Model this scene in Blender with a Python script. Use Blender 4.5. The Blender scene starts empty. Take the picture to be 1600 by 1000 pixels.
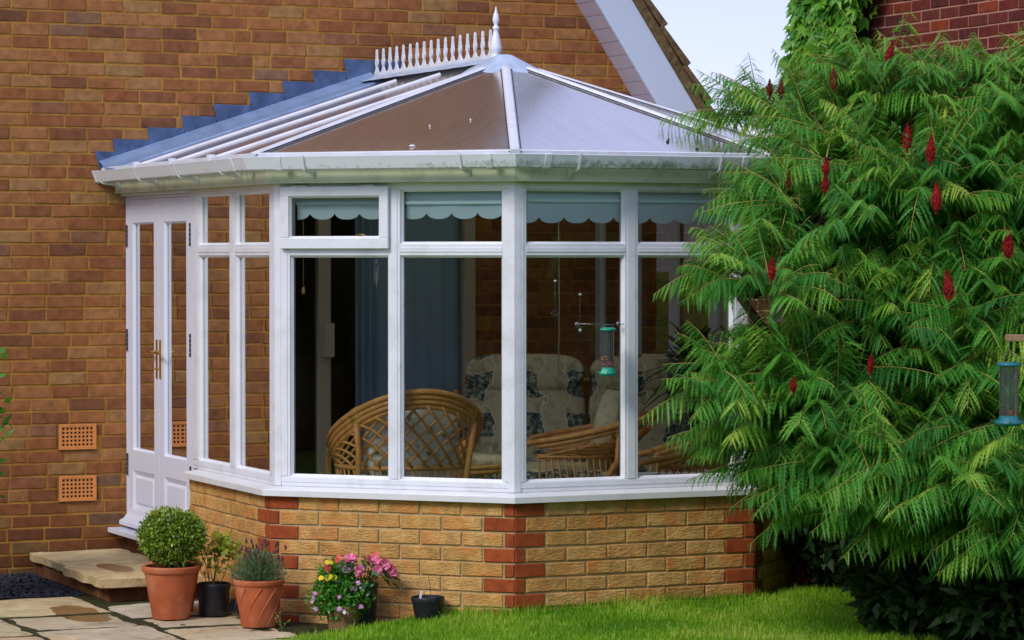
import bpy, bmesh, math, random
import numpy as np
from mathutils import Vector, Matrix, noise
random.seed(7); rng=np.random.default_rng(7)
R=math.radians
scene=bpy.context.scene
col=scene.collection

# ------------------------------------------------------------------ helpers
def lin(c):
    return tuple(((v/255)/12.92 if v/255<=.04045 else ((v/255+.055)/1.055)**2.4) for v in c)
def hexc(r,g,b): return lin((r,g,b))+(1,)

class MB:
    def __init__(s): s.v=[]; s.f=[]; s.r=[]; s.m=[]
    def add(s,vs,fs,r=0.0,mi=0):
        o=len(s.v); s.v+= [tuple(p) for p in vs]
        for f in fs: s.f.append(tuple(i+o for i in f)); s.r.append(r); s.m.append(mi)
    def box(s,x0,x1,y0,y1,z0,z1,M=None,r=0.0,mi=0):
        vs=[Vector((x,y,z)) for z in (z0,z1) for y in (y0,y1) for x in (x0,x1)]
        if M is not None: vs=[M@v for v in vs]
        fs=[(0,2,3,1),(4,5,7,6),(0,1,5,4),(2,6,7,3),(0,4,6,2),(1,3,7,5)]
        s.add(vs,fs,r,mi)
    def tube(s,pts,rad,n=8,closed=False,r=0.0,mi=0,cap=True):
        pts=[Vector(p) for p in pts]; N=len(pts)
        if not hasattr(rad,'__len__'): rad=[rad]*N
        up=None; rings=[]
        for i,p in enumerate(pts):
            if closed: t=(pts[(i+1)%N]-pts[i-1])
            else: t=pts[min(i+1,N-1)]-pts[max(i-1,0)]
            if t.length<1e-9: t=Vector((0,0,1))
            t.normalize()
            if up is None: up=Vector((0,0,1)) if abs(t.z)<.9 else Vector((1,0,0))
            a=t.cross(up)
            if a.length<1e-6: a=t.cross(Vector((1,0,0)))
            a.normalize(); b=a.cross(t).normalized(); up=b
            rings.append([p+(a*math.cos(2*math.pi*k/n)+b*math.sin(2*math.pi*k/n))*rad[i] for k in range(n)])
        vs=[q for g in rings for q in g]; fs=[]
        for i in range(N if closed else N-1):
            j=(i+1)%N
            for k in range(n):
                l=(k+1)%n; fs.append((i*n+k,i*n+l,j*n+l,j*n+k))
        if cap and not closed:
            fs.append(tuple(range(n))[::-1]); fs.append(tuple((N-1)*n+k for k in range(n)))
        s.add(vs,fs,r,mi)
    def lathe(s,prof,c=(0,0,0),n=32,r=0.0,mi=0,close=False,M=None):
        vs=[];fs=[]
        for (rr,z) in prof:
            for k in range(n):
                a=2*math.pi*k/n; p=Vector((c[0]+rr*math.cos(a),c[1]+rr*math.sin(a),c[2]+z))
                vs.append(M@p if M is not None else p)
        for i in range(len(prof)-1):
            for k in range(n):
                l=(k+1)%n; fs.append((i*n+k,i*n+l,(i+1)*n+l,(i+1)*n+k))
        s.add(vs,fs,r,mi)
    def build(s,name,mat,parent=None,bevel=0,smooth=False,weld=False,seg=2):
        me=bpy.data.meshes.new(name); me.from_pydata([tuple(v) for v in s.v],[],s.f)
        a=me.attributes.new('rnd','FLOAT','FACE'); a.data.foreach_set('value',s.r)
        mats=mat if isinstance(mat,(list,tuple)) else [mat]
        for m in mats: me.materials.append(m)
        if len(mats)>1: me.polygons.foreach_set('material_index',s.m)
        if smooth: me.polygons.foreach_set('use_smooth',[True]*len(me.polygons))
        me.update()
        o=bpy.data.objects.new(name,me); col.objects.link(o)
        if parent is not None: o.parent=parent
        if bevel:
            b=o.modifiers.new('bevel','BEVEL'); b.width=bevel; b.segments=seg; b.limit_method='ANGLE'; b.angle_limit=R(40)
        return o
def tag(o,label=None,cat=None,group=None,kind=None):
    if label: o['label']=label
    if cat: o['category']=cat
    if group: o['group']=group
    if kind: o['kind']=kind
    return o
def empty(name,loc,label,cat,group=None,rz=0):
    o=bpy.data.objects.new(name,None); col.objects.link(o); o.location=loc; o.rotation_euler=(0,0,rz)
    o.empty_display_size=.1
    return tag(o,label,cat,group)
# all child meshes are built in world coordinates, then re-based on the empty
def adopt(o,root):
    o.parent=root; o.matrix_parent_inverse=Matrix.Translation(-root.location)
    return o

# ------------------------------------------------------------------ materials
class NT:
    def __init__(s,name):
        s.m=bpy.data.materials.new(name); s.m.use_nodes=True; s.t=s.m.node_tree; s.t.nodes.clear()
        s.out=s.n('ShaderNodeOutputMaterial')
    def n(s,t,**k):
        nd=s.t.nodes.new(t)
        for a,b in k.items(): setattr(nd,a,b)
        return nd
    def l(s,a,b): s.t.links.new(a,b)
    def coord(s,kind='Object',scale=None):
        tc=s.n('ShaderNodeTexCoord'); o=tc.outputs[kind]
        if scale is not None:
            mp=s.n('ShaderNodeMapping'); mp.inputs['Scale'].default_value=scale; s.l(o,mp.inputs[0]); o=mp.outputs[0]
        return o
    def noise(s,vec,scale,detail=4,rough=.55):
        nd=s.n('ShaderNodeTexNoise'); nd.inputs['Scale'].default_value=scale; nd.inputs['Detail'].default_value=detail; nd.inputs['Roughness'].default_value=rough
        s.l(vec,nd.inputs['Vector']); return nd.outputs['Fac']
    def ramp(s,fac,stops,interp='LINEAR'):
        nd=s.n('ShaderNodeValToRGB'); cr=nd.color_ramp; cr.interpolation=interp
        while len(cr.elements)<len(stops): cr.elements.new(.5)
        for e,(p,c) in zip(cr.elements,stops): e.position=p; e.color=c if len(c)==4 else tuple(c)+(1,)
        s.l(fac,nd.inputs[0]); return nd.outputs[0]
    def mix(s,fac,a,b,mode='MIX'):
        nd=s.n('ShaderNodeMix'); nd.data_type='RGBA'; nd.blend_type=mode
        for sock,v in ((nd.inputs[0],fac),(nd.inputs[6],a),(nd.inputs[7],b)):
            if isinstance(v,(int,float,tuple)): sock.default_value=v
            else: s.l(v,sock)
        return nd.outputs[2]
    def attr(s,name):
        nd=s.n('ShaderNodeAttribute'); nd.attribute_name=name; return nd.outputs['Fac']
    def math(s,op,a,b=0.0,c=None):
        nd=s.n('ShaderNodeMath',operation=op)
        for i,v in enumerate((a,b) if c is None else (a,b,c)):
            if isinstance(v,(int,float)): nd.inputs[i].default_value=v
            else: s.l(v,nd.inputs[i])
        return nd.outputs[0]
    def bump(s,h,strength=.3,dist=.01,prev=None):
        nd=s.n('ShaderNodeBump'); nd.inputs['Strength'].default_value=strength; nd.inputs['Distance'].default_value=dist
        s.l(h,nd.inputs['Height'])
        if prev is not None: s.l(prev,nd.inputs['Normal'])
        return nd.outputs[0]
    def bsdf(s,colr,rough=.6,metal=0,spec=.5,normal=None,**k):
        nd=s.n('ShaderNodeBsdfPrincipled')
        for nm,v in (('Base Color',colr),('Roughness',rough),('Metallic',metal),('Specular IOR Level',spec)):
            if isinstance(v,(int,float,tuple)): nd.inputs[nm].default_value=v
            else: s.l(v,nd.inputs[nm])
        if normal is not None: s.l(normal,nd.inputs['Normal'])
        for a,b in k.items(): nd.inputs[a.replace('_',' ')].default_value=b
        return nd.outputs[0]
    def done(s,sh): s.l(sh,s.out.inputs[0]); return s.m

def plain(name,c,rough=.6,metal=0,var=.12,scale=9,bump=.1,bscale=120,spec=.5,dirt=None,dirts=3,dirtamt=.4):
    t=NT(name); co=t.coord()
    n1=t.noise(co,scale,5)
    c4=hexc(*c); dark=tuple(v*(1-var) for v in c4[:3])+(1,); lite=tuple(min(1,v*(1+var)) for v in c4[:3])+(1,)
    cc=t.ramp(n1,[(.3,dark),(.7,lite)])
    if dirt:
        n2=t.ramp(t.noise(co,dirts,8,.7),[(.48,(0,0,0,1)),(.68,(dirtamt,)*3+(1,))])
        cc=t.mix(n2,cc,hexc(*dirt))
    nb=t.bump(t.noise(co,bscale,3),bump,.003)
    return t.done(t.bsdf(cc,rough,metal,spec,nb))

def brick_mat(name,stops,blush=None,bumpk=.5,fine=220,relief=0):
    t=NT(name); co=t.coord(); r=t.attr('rnd')
    base=t.ramp(r,stops)
    # offset noise by brick so that it does not run across joints
    cm=t.n('ShaderNodeCombineXYZ'); t.l(t.math('MULTIPLY',r,57.),cm.inputs[0]); t.l(t.math('MULTIPLY',r,91.),cm.inputs[2])
    va=t.n('ShaderNodeVectorMath',operation='ADD'); t.l(co,va.inputs[0]); t.l(cm.outputs[0],va.inputs[1]); v=va.outputs[0]
    blot=t.ramp(t.noise(v,16,4,.6),[(.3,(.62,.58,.55,1)),(.72,(1.25,1.22,1.15,1))])
    c=t.mix(.85,base,blot,'MULTIPLY')
    spk=t.ramp(t.noise(v,fine,2,.6),[(.30,(.55,.5,.5,1)),(.45,(1,1,1,1)),(.66,(1,1,1,1)),(.8,(1.5,1.45,1.4,1))])
    c=t.mix(.7,c,spk,'MULTIPLY')
    if blush:
        bf=t.ramp(t.noise(v,9,3,.5),[(.50,(0,0,0,1)),(.68,(.75,.75,.75,1))])
        c=t.mix(bf,c,hexc(*blush))
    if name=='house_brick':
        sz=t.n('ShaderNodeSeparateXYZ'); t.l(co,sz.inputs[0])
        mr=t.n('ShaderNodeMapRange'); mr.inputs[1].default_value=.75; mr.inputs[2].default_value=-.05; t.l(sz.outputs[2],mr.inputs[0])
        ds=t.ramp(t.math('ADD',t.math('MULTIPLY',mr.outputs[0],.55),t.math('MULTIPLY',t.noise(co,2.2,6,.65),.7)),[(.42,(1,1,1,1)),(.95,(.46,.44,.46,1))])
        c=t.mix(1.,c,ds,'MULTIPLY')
    h=t.noise(v,fine*.5,5,.7); nb=t.bump(h,bumpk,.004)
    if relief:
        mp=t.n('ShaderNodeMapping'); mp.inputs['Scale'].default_value=(1,1,3.2); t.l(v,mp.inputs[0])
        w=t.noise(mp.outputs[0],38,3,.6); nb=t.bump(w,relief,.012,nb)
    return t.done(t.bsdf(c,.9,0,.2,nb))

M={}
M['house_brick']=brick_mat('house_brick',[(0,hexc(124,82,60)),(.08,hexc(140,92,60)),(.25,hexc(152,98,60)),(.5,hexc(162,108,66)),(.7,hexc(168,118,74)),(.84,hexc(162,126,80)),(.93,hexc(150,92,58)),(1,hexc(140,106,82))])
M['red_brick']=brick_mat('red_brick',[(0,hexc(76,44,46)),(.3,hexc(102,44,38)),(.6,hexc(112,46,40)),(.85,hexc(104,54,44)),(1,hexc(140,62,38))],bumpk=.3)
M['buff_brick']=brick_mat('buff_brick',[(0,hexc(196,150,86)),(.4,hexc(208,164,98)),(.75,hexc(214,172,108)),(1,hexc(204,150,88))],blush=(206,130,66),bumpk=.5,fine=150,relief=.9)
M['quoin_brick']=brick_mat('quoin_brick',[(0,hexc(150,72,38)),(1,hexc(166,82,44))],bumpk=.15)
M['mortar']=plain('mortar',(170,126,58),.95,0,.25,14,.6,200,.1)
M['pale_mortar']=plain('pale_mortar',(182,160,118),.95,0,.2,20,.5,250,.1)
M['pink_mortar']=plain('pink_mortar',(176,132,112),.95,0,.15,20,.4,250,.1)
M['upvc']=plain('white_upvc',(226,228,234),.28,0,.03,4,.03,60,.5,dirt=(150,150,124),dirts=7,dirtamt=.26)
M['upvc_sill']=plain('white_sill',(222,222,222),.35,0,.04,4,.03,60,.5,dirt=(150,144,120),dirts=9,dirtamt=.18)
M['upvc_algae']=None
def algae():
    t=NT('algae_stained_upvc'); co=t.coord()
    sx=t.n('ShaderNodeSeparateXYZ'); t.l(co,sx.inputs[0])
    # algae gathers on the band where the gutter face turns and more towards the shaded right
    n=t.noise(co,34,8,.72); n2=t.noise(co,3.5,4,.6)
    bx=t.n('ShaderNodeMapRange'); bx.inputs[1].default_value=-.9; bx.inputs[2].default_value=.6; bx.inputs[3].default_value=-.22; bx.inputs[4].default_value=.06
    t.l(sx.outputs[0],bx.inputs[0])
    zz=t.n('ShaderNodeMapRange'); zz.inputs[1].default_value=2.232; zz.inputs[2].default_value=2.19; zz.inputs[3].default_value=-.25; zz.inputs[4].default_value=.05
    t.l(sx.outputs[2],zz.inputs[0])
    f=t.math('ADD',t.math('ADD',n,t.math('MULTIPLY',n2,.4)),t.math('ADD',bx.outputs[0],zz.outputs[0]))
    m=t.ramp(f,[(.56,(0,0,0,1)),(.86,(.85,.85,.85,1))])
    g=t.mix(t.noise(co,50,4),hexc(72,92,50),hexc(120,150,110))
    c=t.mix(m,hexc(224,228,232),g)
    return t.done(t.bsdf(c,.45,0,.4))
M['upvc_algae']=algae()
M['fascia']=plain('lawn_tinted_fascia',(210,216,186),.5,0,.05,6,.03,60,.4,dirt=(128,134,84),dirts=7,dirtamt=.4)  # green bounce from the lawn tinted into the white fascia colour
M['door_white']=plain('door_white',(220,224,238),.3,0,.02,3,.02,40,.5)
M['soffit']=plain('soffit_upvc',(190,182,192),.4,0,.04,4,.02,40,.4)
M['barge']=plain('barge_upvc',(206,220,238),.35,0,.03,3,.02,40,.5)
M['lead']=plain('lead_sheet',(78,100,134),.55,.25,.4,10,.6,40,.5,dirt=(44,62,96),dirts=12,dirtamt=.7)
M['lead_light']=plain('lead_cover',(138,162,196),.42,.35,.18,10,.3,40,.5)
M['cap_metal']=plain('roof_cap_metal',(188,204,224),.45,.2,.12,9,.4,30,.5,dirt=(130,145,165),dirts=12,dirtamt=.5)
M['tile']=plain('roof_tile',(104,86,60),.95,0,.45,24,1,90,.2,dirt=(140,116,70),dirts=30,dirtamt=.7)
M['air_brick']=plain('air_brick_clay',(214,140,78),.85,0,.12,30,.3,200,.2)
M['hole']=plain('air_brick_void',(30,18,12),1,0,.1)
M['brass']=plain('brass',(214,170,84),.25,1,.08,20,.02)
M['dark_metal']=plain('dark_hinge',(72,68,70),.5,.6,.2)
M['wire']=plain('wire',(150,150,150),.35,.9,.1)
M['terracotta']=plain('terracotta',(180,96,58),.85,0,.14,12,.35,160,.25,dirt=(206,156,120),dirts=7,dirtamt=.5)
M['terracotta_old']=plain('terracotta_old',(150,116,78),.9,0,.25,18,.4,160,.2,dirt=(90,90,50),dirts=16,dirtamt=.6)
M['black_pot']=plain('black_plastic',(28,29,36),.45,0,.2,12,.1,80,.5,dirt=(70,70,72),dirts=20,dirtamt=.3)
M['soil']=plain('soil',(70,48,34),1,0,.5,60,1,120,.1)
M['slab']=None
def slabmat():
    t=NT('riven_sandstone'); co=t.coord(); r=t.attr('rnd')
    b=t.ramp(r,[(0,hexc(190,176,148)),(.35,hexc(204,184,140)),(.7,hexc(196,186,164)),(1,hexc(208,178,122))])
    n=t.ramp(t.noise(co,4.5,6,.65),[(.3,(.66,.65,.62,1)),(.7,(1.16,1.14,1.08,1))])
    c=t.mix(1.0,b,n,'MULTIPLY')
    vv=t.n('ShaderNodeTexVoronoi'); vv.feature='DISTANCE_TO_EDGE'; vv.inputs['Scale'].default_value=1.9; va=t.n('ShaderNodeVectorMath',operation='ADD'); t.l(co,va.inputs[0]); cm=t.n('ShaderNodeCombineXYZ'); t.l(t.math('MULTIPLY',t.noise(co,6,5,.7),.3),cm.inputs[0]); t.l(t.math('MULTIPLY',t.noise(co,5,5,.7),.3),cm.inputs[1]); t.l(cm.outputs[0],va.inputs[1]); t.l(va.outputs[0],vv.inputs['Vector'])
    ck=t.ramp(vv.outputs['Distance'],[(.0,(.62,.56,.46,1)),(.018,(1,1,1,1))]); c=t.mix(.75,c,ck,'MULTIPLY')
    n3=t.ramp(t.noise(co,2.2,7,.7),[(.52,(0,0,0,1)),(.66,(.55,.55,.55,1))])
    c=t.mix(n3,c,hexc(178,140,84))
    n4=t.ramp(t.noise(co,60,4,.7),[(.25,(.7,.68,.62,1)),(.5,(1,1,1,1))]); c=t.mix(.6,c,n4,'MULTIPLY')
    # damp hollow left by a puddle
    def blob(cx,cy,rx,ry):
        mp=t.n('ShaderNodeMapping'); mp.vector_type='POINT'
        mp.inputs['Location'].default_value=(-cx/rx,-cy/ry,0); mp.inputs['Scale'].default_value=(1/rx,1/ry,0); t.l(co,mp.inputs[0])
        ln=t.n('ShaderNodeVectorMath',operation='LENGTH'); t.l(mp.outputs[0],ln.inputs[0])
        d=t.math('ADD',ln.outputs['Value'],t.math('MULTIPLY',t.noise(co,7,4),.8))
        return t.ramp(d,[(1.22,(1,1,1,1)),(1.3,(0,0,0,1))]) if False else t.ramp(t.math('MULTIPLY',d,.5),[(.62,(1,1,1,1)),(.66,(0,0,0,1))])
    m1=blob(-1.72,1.62,.14,.38); m2=blob(-1.26,2.55,.09,.3)
    mm=t.math('MAXIMUM',m1,m2)
    c=t.mix(mm,c,hexc(140,108,62))
    ro=t.math('SUBTRACT',.9,t.math('MULTIPLY',mm,.6))
    nb=t.bump(t.noise(co,9,7,.7),.5,.03); nb=t.bump(t.noise(co,70,4,.7),.3,.006,nb)
    return t.done(t.bsdf(c,ro,0,.3,nb))
M['slab']=slabmat()
M['joint']=plain('mossy_joint',(58,54,36),1,0,.5,30,1,90,.1,dirt=(72,88,34),dirts=10,dirtamt=.7)
M['gravel']=plain('dark_gravel',(40,42,52),.8,0,.6,50,.6,60,.4)
M['blind']=None
def blind():
    t=NT('blind_fabric'); co=t.coord()
    c=t.mix(t.noise(co,30,3),hexc(214,248,250),hexc(230,252,252))
    d=t.n('ShaderNodeBsdfDiffuse'); t.l(c,d.inputs[0]); tr=t.n('ShaderNodeBsdfTranslucent'); tr.inputs[0].default_value=hexc(225,230,220)
    ms=t.n('ShaderNodeMixShader'); ms.inputs[0].default_value=.3; t.l(d.outputs[0],ms.inputs[1]); t.l(tr.outputs[0],ms.inputs[2])
    return t.done(ms.outputs[0])
M['blind']=blind()
def glass(name,tint,ior=1.6,k=1.9,rough=.0):
    t=NT(name)
    fr=t.n('ShaderNodeFresnel'); fr.inputs[0].default_value=ior
    f=t.math('MINIMUM',t.math('MULTIPLY',fr.outputs[0],k),1.)
    tr=t.n('ShaderNodeBsdfTransparent'); tr.inputs[0].default_value=tint
    gl=t.n('ShaderNodeBsdfGlossy'); gl.inputs['Roughness'].default_value=rough
    # slightly wavy float glass
    nb=t.bump(t.noise(t.coord(),2.2,2),.02,.05); t.l(nb,gl.inputs['Normal'])
    ms=t.n('ShaderNodeMixShader'); t.l(f,ms.inputs[0]); t.l(tr.outputs[0],ms.inputs[1]); t.l(gl.outputs[0],ms.inputs[2])
    return t.done(ms.outputs[0])
M['glass']=glass('window_glass',(.975,.995,.99,1),1.5,.95)
M['feeder_mesh']=glass('feeder_tube',(.70,.80,.80,1),1.7,3.0,.25)
def poly():
    t=NT('polycarbonate'); uv=t.n('ShaderNodeUVMap'); uv.uv_map='UVMap'
    sx=t.n('ShaderNodeSeparateXYZ'); t.l(uv.outputs[0],sx.inputs[0])
    s=t.math('SINE',t.math('MULTIPLY',sx.outputs[0],2*math.pi/.026))
    n=t.noise(t.coord(),2.5,5,.6)
    c=t.mix(n,hexc(240,236,236),hexc(252,250,250))
    rib=t.ramp(t.math('ADD',t.math('MULTIPLY',s,.5),.5),[(.0,(.6,.59,.58,1)),(.3,(1,1,1,1))]); c=t.mix(.45,c,rib,'MULTIPLY')
    st=t.ramp(t.noise(t.coord('UV',(16,1.2,1)),3,5,.6),[(.35,(.72,.70,.66,1)),(.6,(1,1,1,1))]); c=t.mix(.3,c,st,'MULTIPLY')
    sp=t.ramp(t.noise(t.coord(),26,2,.4),[(.80,(0,0,0,1)),(.83,(1,1,1,1))]); c=t.mix(sp,c,hexc(210,205,190))
    nb=None
    ro=t.mix(n,(.10,.10,.10,1),(.22,.22,.22,1))
    b=t.bsdf(c,ro,.93,.6,nb)
    tl=t.n('ShaderNodeBsdfTranslucent'); tl.inputs[0].default_value=(.95,.90,.84,1)
    ms=t.n('ShaderNodeMixShader'); ms.inputs[0].default_value=.20; t.l(b,ms.inputs[1]); t.l(tl.outputs[0],ms.inputs[2])
    return t.done(ms.outputs[0])
M['poly']=poly()
def poly_under():
    t=NT('polycarbonate_underside'); tl=t.n('ShaderNodeBsdfTranslucent'); tl.inputs[0].default_value=(.95,.93,.9,1)
    return t.done(tl.outputs[0])
M['poly_under']=poly_under()
M['cane']=plain('rattan_cane',(220,160,88),.42,0,.2,30,.2,120,.5)
M['binding']=plain('cane_binding',(198,158,70),.5,0,.2,60,.5,200,.4)
def floral():
    t=NT('floral_fabric'); co=t.coord(); sx=t.n('ShaderNodeSeparateXYZ'); t.l(co,sx.inputs[0])
    n=t.noise(co,4.5,3)
    ph=t.math('ADD',t.math('MULTIPLY',sx.outputs[0],2*math.pi/.30),t.math('MULTIPLY',n,5.))
    band=t.ramp(t.math('ADD',t.math('MULTIPLY',t.math('SINE',ph),.5),.5),[(.40,(0,0,0,1)),(.46,(1,1,1,1))])
    ph2=t.math('ADD',t.math('MULTIPLY',sx.outputs[2],2*math.pi/.24),t.math('MULTIPLY',n,4.))
    band2=t.ramp(t.math('ADD',t.math('MULTIPLY',t.math('SINE',ph2),.5),.5),[(.30,(0,0,0,1)),(.36,(1,1,1,1))])
    m=t.math('MULTIPLY',band,band2)
    blot=t.ramp(t.noise(co,34,6,.75),[(.40,hexc(40,52,60)),(.50,hexc(96,112,104)),(.60,hexc(206,198,156))])
    plainc=t.mix(t.ramp(t.noise(co,16,5,.7),[(.5,(0,0,0,1)),(.62,(.7,.7,.7,1))]),hexc(214,204,160),hexc(150,146,104))
    c=t.mix(m,plainc,blot)
    edge=t.ramp(t.math('ABSOLUTE',t.math('SUBTRACT',t.math('ADD',t.math('MULTIPLY',t.math('SINE',ph),.5),.5),.42)),[(.02,(1,1,1,1)),(.05,(0,0,0,1))])
    c=t.mix(t.math('MULTIPLY',edge,.8),c,hexc(238,230,200))
    return t.done(t.bsdf(c,.9,0,.2,t.bump(t.noise(co,14,3),.3,.02)))
M['floral']=floral()
def floral2():
    t=NT('pale_floral_fabric'); co=t.coord()
    vo=t.ramp(t.noise(co,11,5,.7),[(.38,hexc(110,130,126)),(.42,hexc(196,212,206)),(.50,hexc(244,248,242)),(.7,hexc(236,238,222))])
    return t.done(t.bsdf(vo,.9,0,.2,t.bump(t.noise(co,14,3),.3,.02)))
M['floral2']=floral2()
M['curtain']=plain('slate_blue_curtain',(200,224,240),.8,0,.1,2,.1,200,.2)
M['cream_frame']=plain('cream_door_frame',(196,188,160),.5,0,.05,4,.05,60,.4)
M['switch']=plain('lock_box',(206,200,180),.4,0,.04,4,.02)
M['floor_tile']=plain('floor_tile',(120,96,76),.5,0,.15,3,.05)
M['room']=plain('dark_room_plaster',(140,110,92),.9,0,.1,2,.05)
M['nuts']=plain('peanuts',(206,112,72),.8,0,.4,160,1,160,.2)
M['green_plastic']=plain('green_plastic',(20,140,112),.35,0,.1,10,.03)
M['teal_plastic']=plain('teal_plastic',(26,104,112),.35,0,.1,10,.03)
M['crystal']=plain('crystal',(200,205,200),.1,.4,.05)
M['wood']=plain('weathered_wood',(150,120,90),.85,0,.3,20,.5,90,.2)
def leafmat(name,stops,trans=.35,rough=.45,spec=.4,tr=(.25,.45,.05)):
    t=NT(name); r=t.attr('rnd'); c=t.ramp(r,[(p,lin(cc)+(1,)) for p,cc in stops])
    n=t.ramp(t.noise(t.coord(),5,3),[(.3,(.75,.8,.8,1)),(.7,(1.2,1.15,1.1,1))]); c=t.mix(.8,c,n,'MULTIPLY')
    b=t.bsdf(c,rough,0,spec)
    trn=t.n('ShaderNodeBsdfTranslucent'); t.l(t.mix(.5,c,lin((150,190,40))+(1,)),trn.inputs[0])
    ms=t.n('ShaderNodeMixShader'); ms.inputs[0].default_value=trans; t.l(b,ms.inputs[1]); t.l(trn.outputs[0],ms.inputs[2])
    return t.done(ms.outputs[0])
M['sumac']=leafmat('sumac_leaf',[(0,(32,86,34)),(.3,(54,122,44)),(.6,(84,152,48)),(.85,(120,172,54)),(1,(160,190,66))],.3,.45,.3)
M['rachis']=plain('sumac_rachis',(158,146,70),.6,0,.25,8,.1)
M['bark']=plain('sumac_bark',(58,44,34),.9,0,.3,20,.7,60,.2)
M['cone']=plain('sumac_cone_red',(140,28,30),.9,0,.55,60,1,120,.15,dirt=(92,30,22),dirts=40,dirtamt=.8)
M['cone_old']=plain('sumac_cone_brown',(112,52,34),.9,0,.4,110,1,120,.2)
M['creeper']=leafmat('creeper_leaf',[(0,(50,112,28)),(.4,(92,164,40)),(.8,(136,198,54)),(1,(166,214,74))],.4,.4,.5)
M['box']=leafmat('box_leaf',[(0,(40,78,20)),(.35,(84,122,30)),(.7,(142,168,50)),(1,(184,188,70))],.25,.35,.6)
M['lav']=leafmat('lavender_leaf',[(0,(62,92,66)),(.5,(96,124,88)),(1,(140,158,116))],.15,.7,.2)
M['lavf']=plain('lavender_flower',(84,50,62),.9,0,.3,60)
M['maple']=leafmat('seedling_leaf',[(0,(120,150,40)),(.5,(170,186,60)),(.8,(196,180,70)),(1,(186,130,50))],.4,.5,.3)
M['herb']=leafmat('bedding_leaf',[(0,(30,92,24)),(.5,(64,140,36)),(1,(120,180,60))],.3,.4,.5)
M['darkleaf']=leafmat('impatiens_leaf',[(0,(26,58,34)),(.5,(48,92,50)),(1,(72,116,66))],.15,.35,.6)
M['pink']=leafmat('pink_petal',[(0,(226,74,120)),(.5,(238,116,156)),(1,(246,170,196))],.25,.5,.3)
M['mauve']=leafmat('mauve_petal',[(0,(206,110,190)),(.6,(224,150,210)),(1,(246,222,240))],.25,.5,.3)
M['yellow']=leafmat('yellow_petal',[(0,(240,196,30)),(1,(250,224,60))],.25,.5,.3)
M['coral']=leafmat('coral_petal',[(0,(226,70,74)),(1,(240,110,100))],.25,.5,.3)
M['white']=plain('white_plastic',(230,228,224),.5,0,.04)
M['stem']=plain('green_stem',(120,120,60),.8,0,.2)
M['darkstem']=plain('dry_stem',(60,44,34),.9,0,.2)
M['grass']=leafmat('grass_blade',[(0,(84,140,20)),(.4,(124,176,30)),(.8,(162,200,48)),(1,(196,204,100))],.4,.5,.35)
def lawnmat():
    t=NT('lawn_turf'); co=t.coord()
    c=t.ramp(t.noise(co,1.6,8,.65),[(.3,hexc(66,112,20)),(.5,hexc(100,146,30)),(.72,hexc(136,166,52))])
    return t.done(t.bsdf(c,.9,0,.2,t.bump(t.noise(co,90,4,.7),.8,.02)))
M['lawn']=lawnmat()
M['hedge']=leafmat('hedge_leaf',[(0,(14,32,12)),(.6,(32,58,22)),(1,(56,82,32))],.15,.6,.25)
M['palm']=leafmat('palm_leaf',[(0,(20,50,22)),(1,(60,96,44))],.2,.4,.5)

# ------------------------------------------------------------------ brickwork
def brick_run(mb,O,u,n,length_rows,z0=None,rnd=None,depth=.0045,mi=0):
    """length_rows: list of (zb,zt,[(a,b,mi,r),...]) in the plane O+u*a, facing n"""
    O=Vector(O);u=Vector(u);n=Vector(n);Z=Vector((0,0,1));c=.0035
    for zb,zt,bs in length_rows:
        for (a,b,m_,r) in bs:
            pr=depth+random.uniform(-.0015,.0015)
            def P(x,z,q): return O+u*x+Z*z+n*q
            j=[random.uniform(-.0024,.0024) for _ in range(8)]
            back=[P(a,zb,-.012),P(b,zb,-.012),P(b,zt,-.012),P(a,zt,-.012)]
            mid=[P(a+j[0],zb+j[1],pr-.004),P(b+j[2],zb+j[3],pr-.004),P(b+j[4],zt+j[5],pr-.004),P(a+j[6],zt+j[7],pr-.004)]
            fr=[P(a+c+j[0],zb+c+j[1],pr),P(b-c+j[2],zb+c+j[3],pr),P(b-c+j[4],zt-c+j[5],pr),P(a+c+j[6],zt-c+j[7],pr)]
            vs=back+mid+fr
            fs=[(8,9,10,11)]
            for k in range(4):
                l=(k+1)%4; fs+=[(k,l,4+l,4+k),(4+k,4+l,8+l,8+k)]
            mb.add(vs,fs,r,m_)
def inside(x,z,cuts):
    return any(a<x<b and c<z<d for a,b,c,d in cuts)

W=3.62
XC=.6855; PY=1.65
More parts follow.
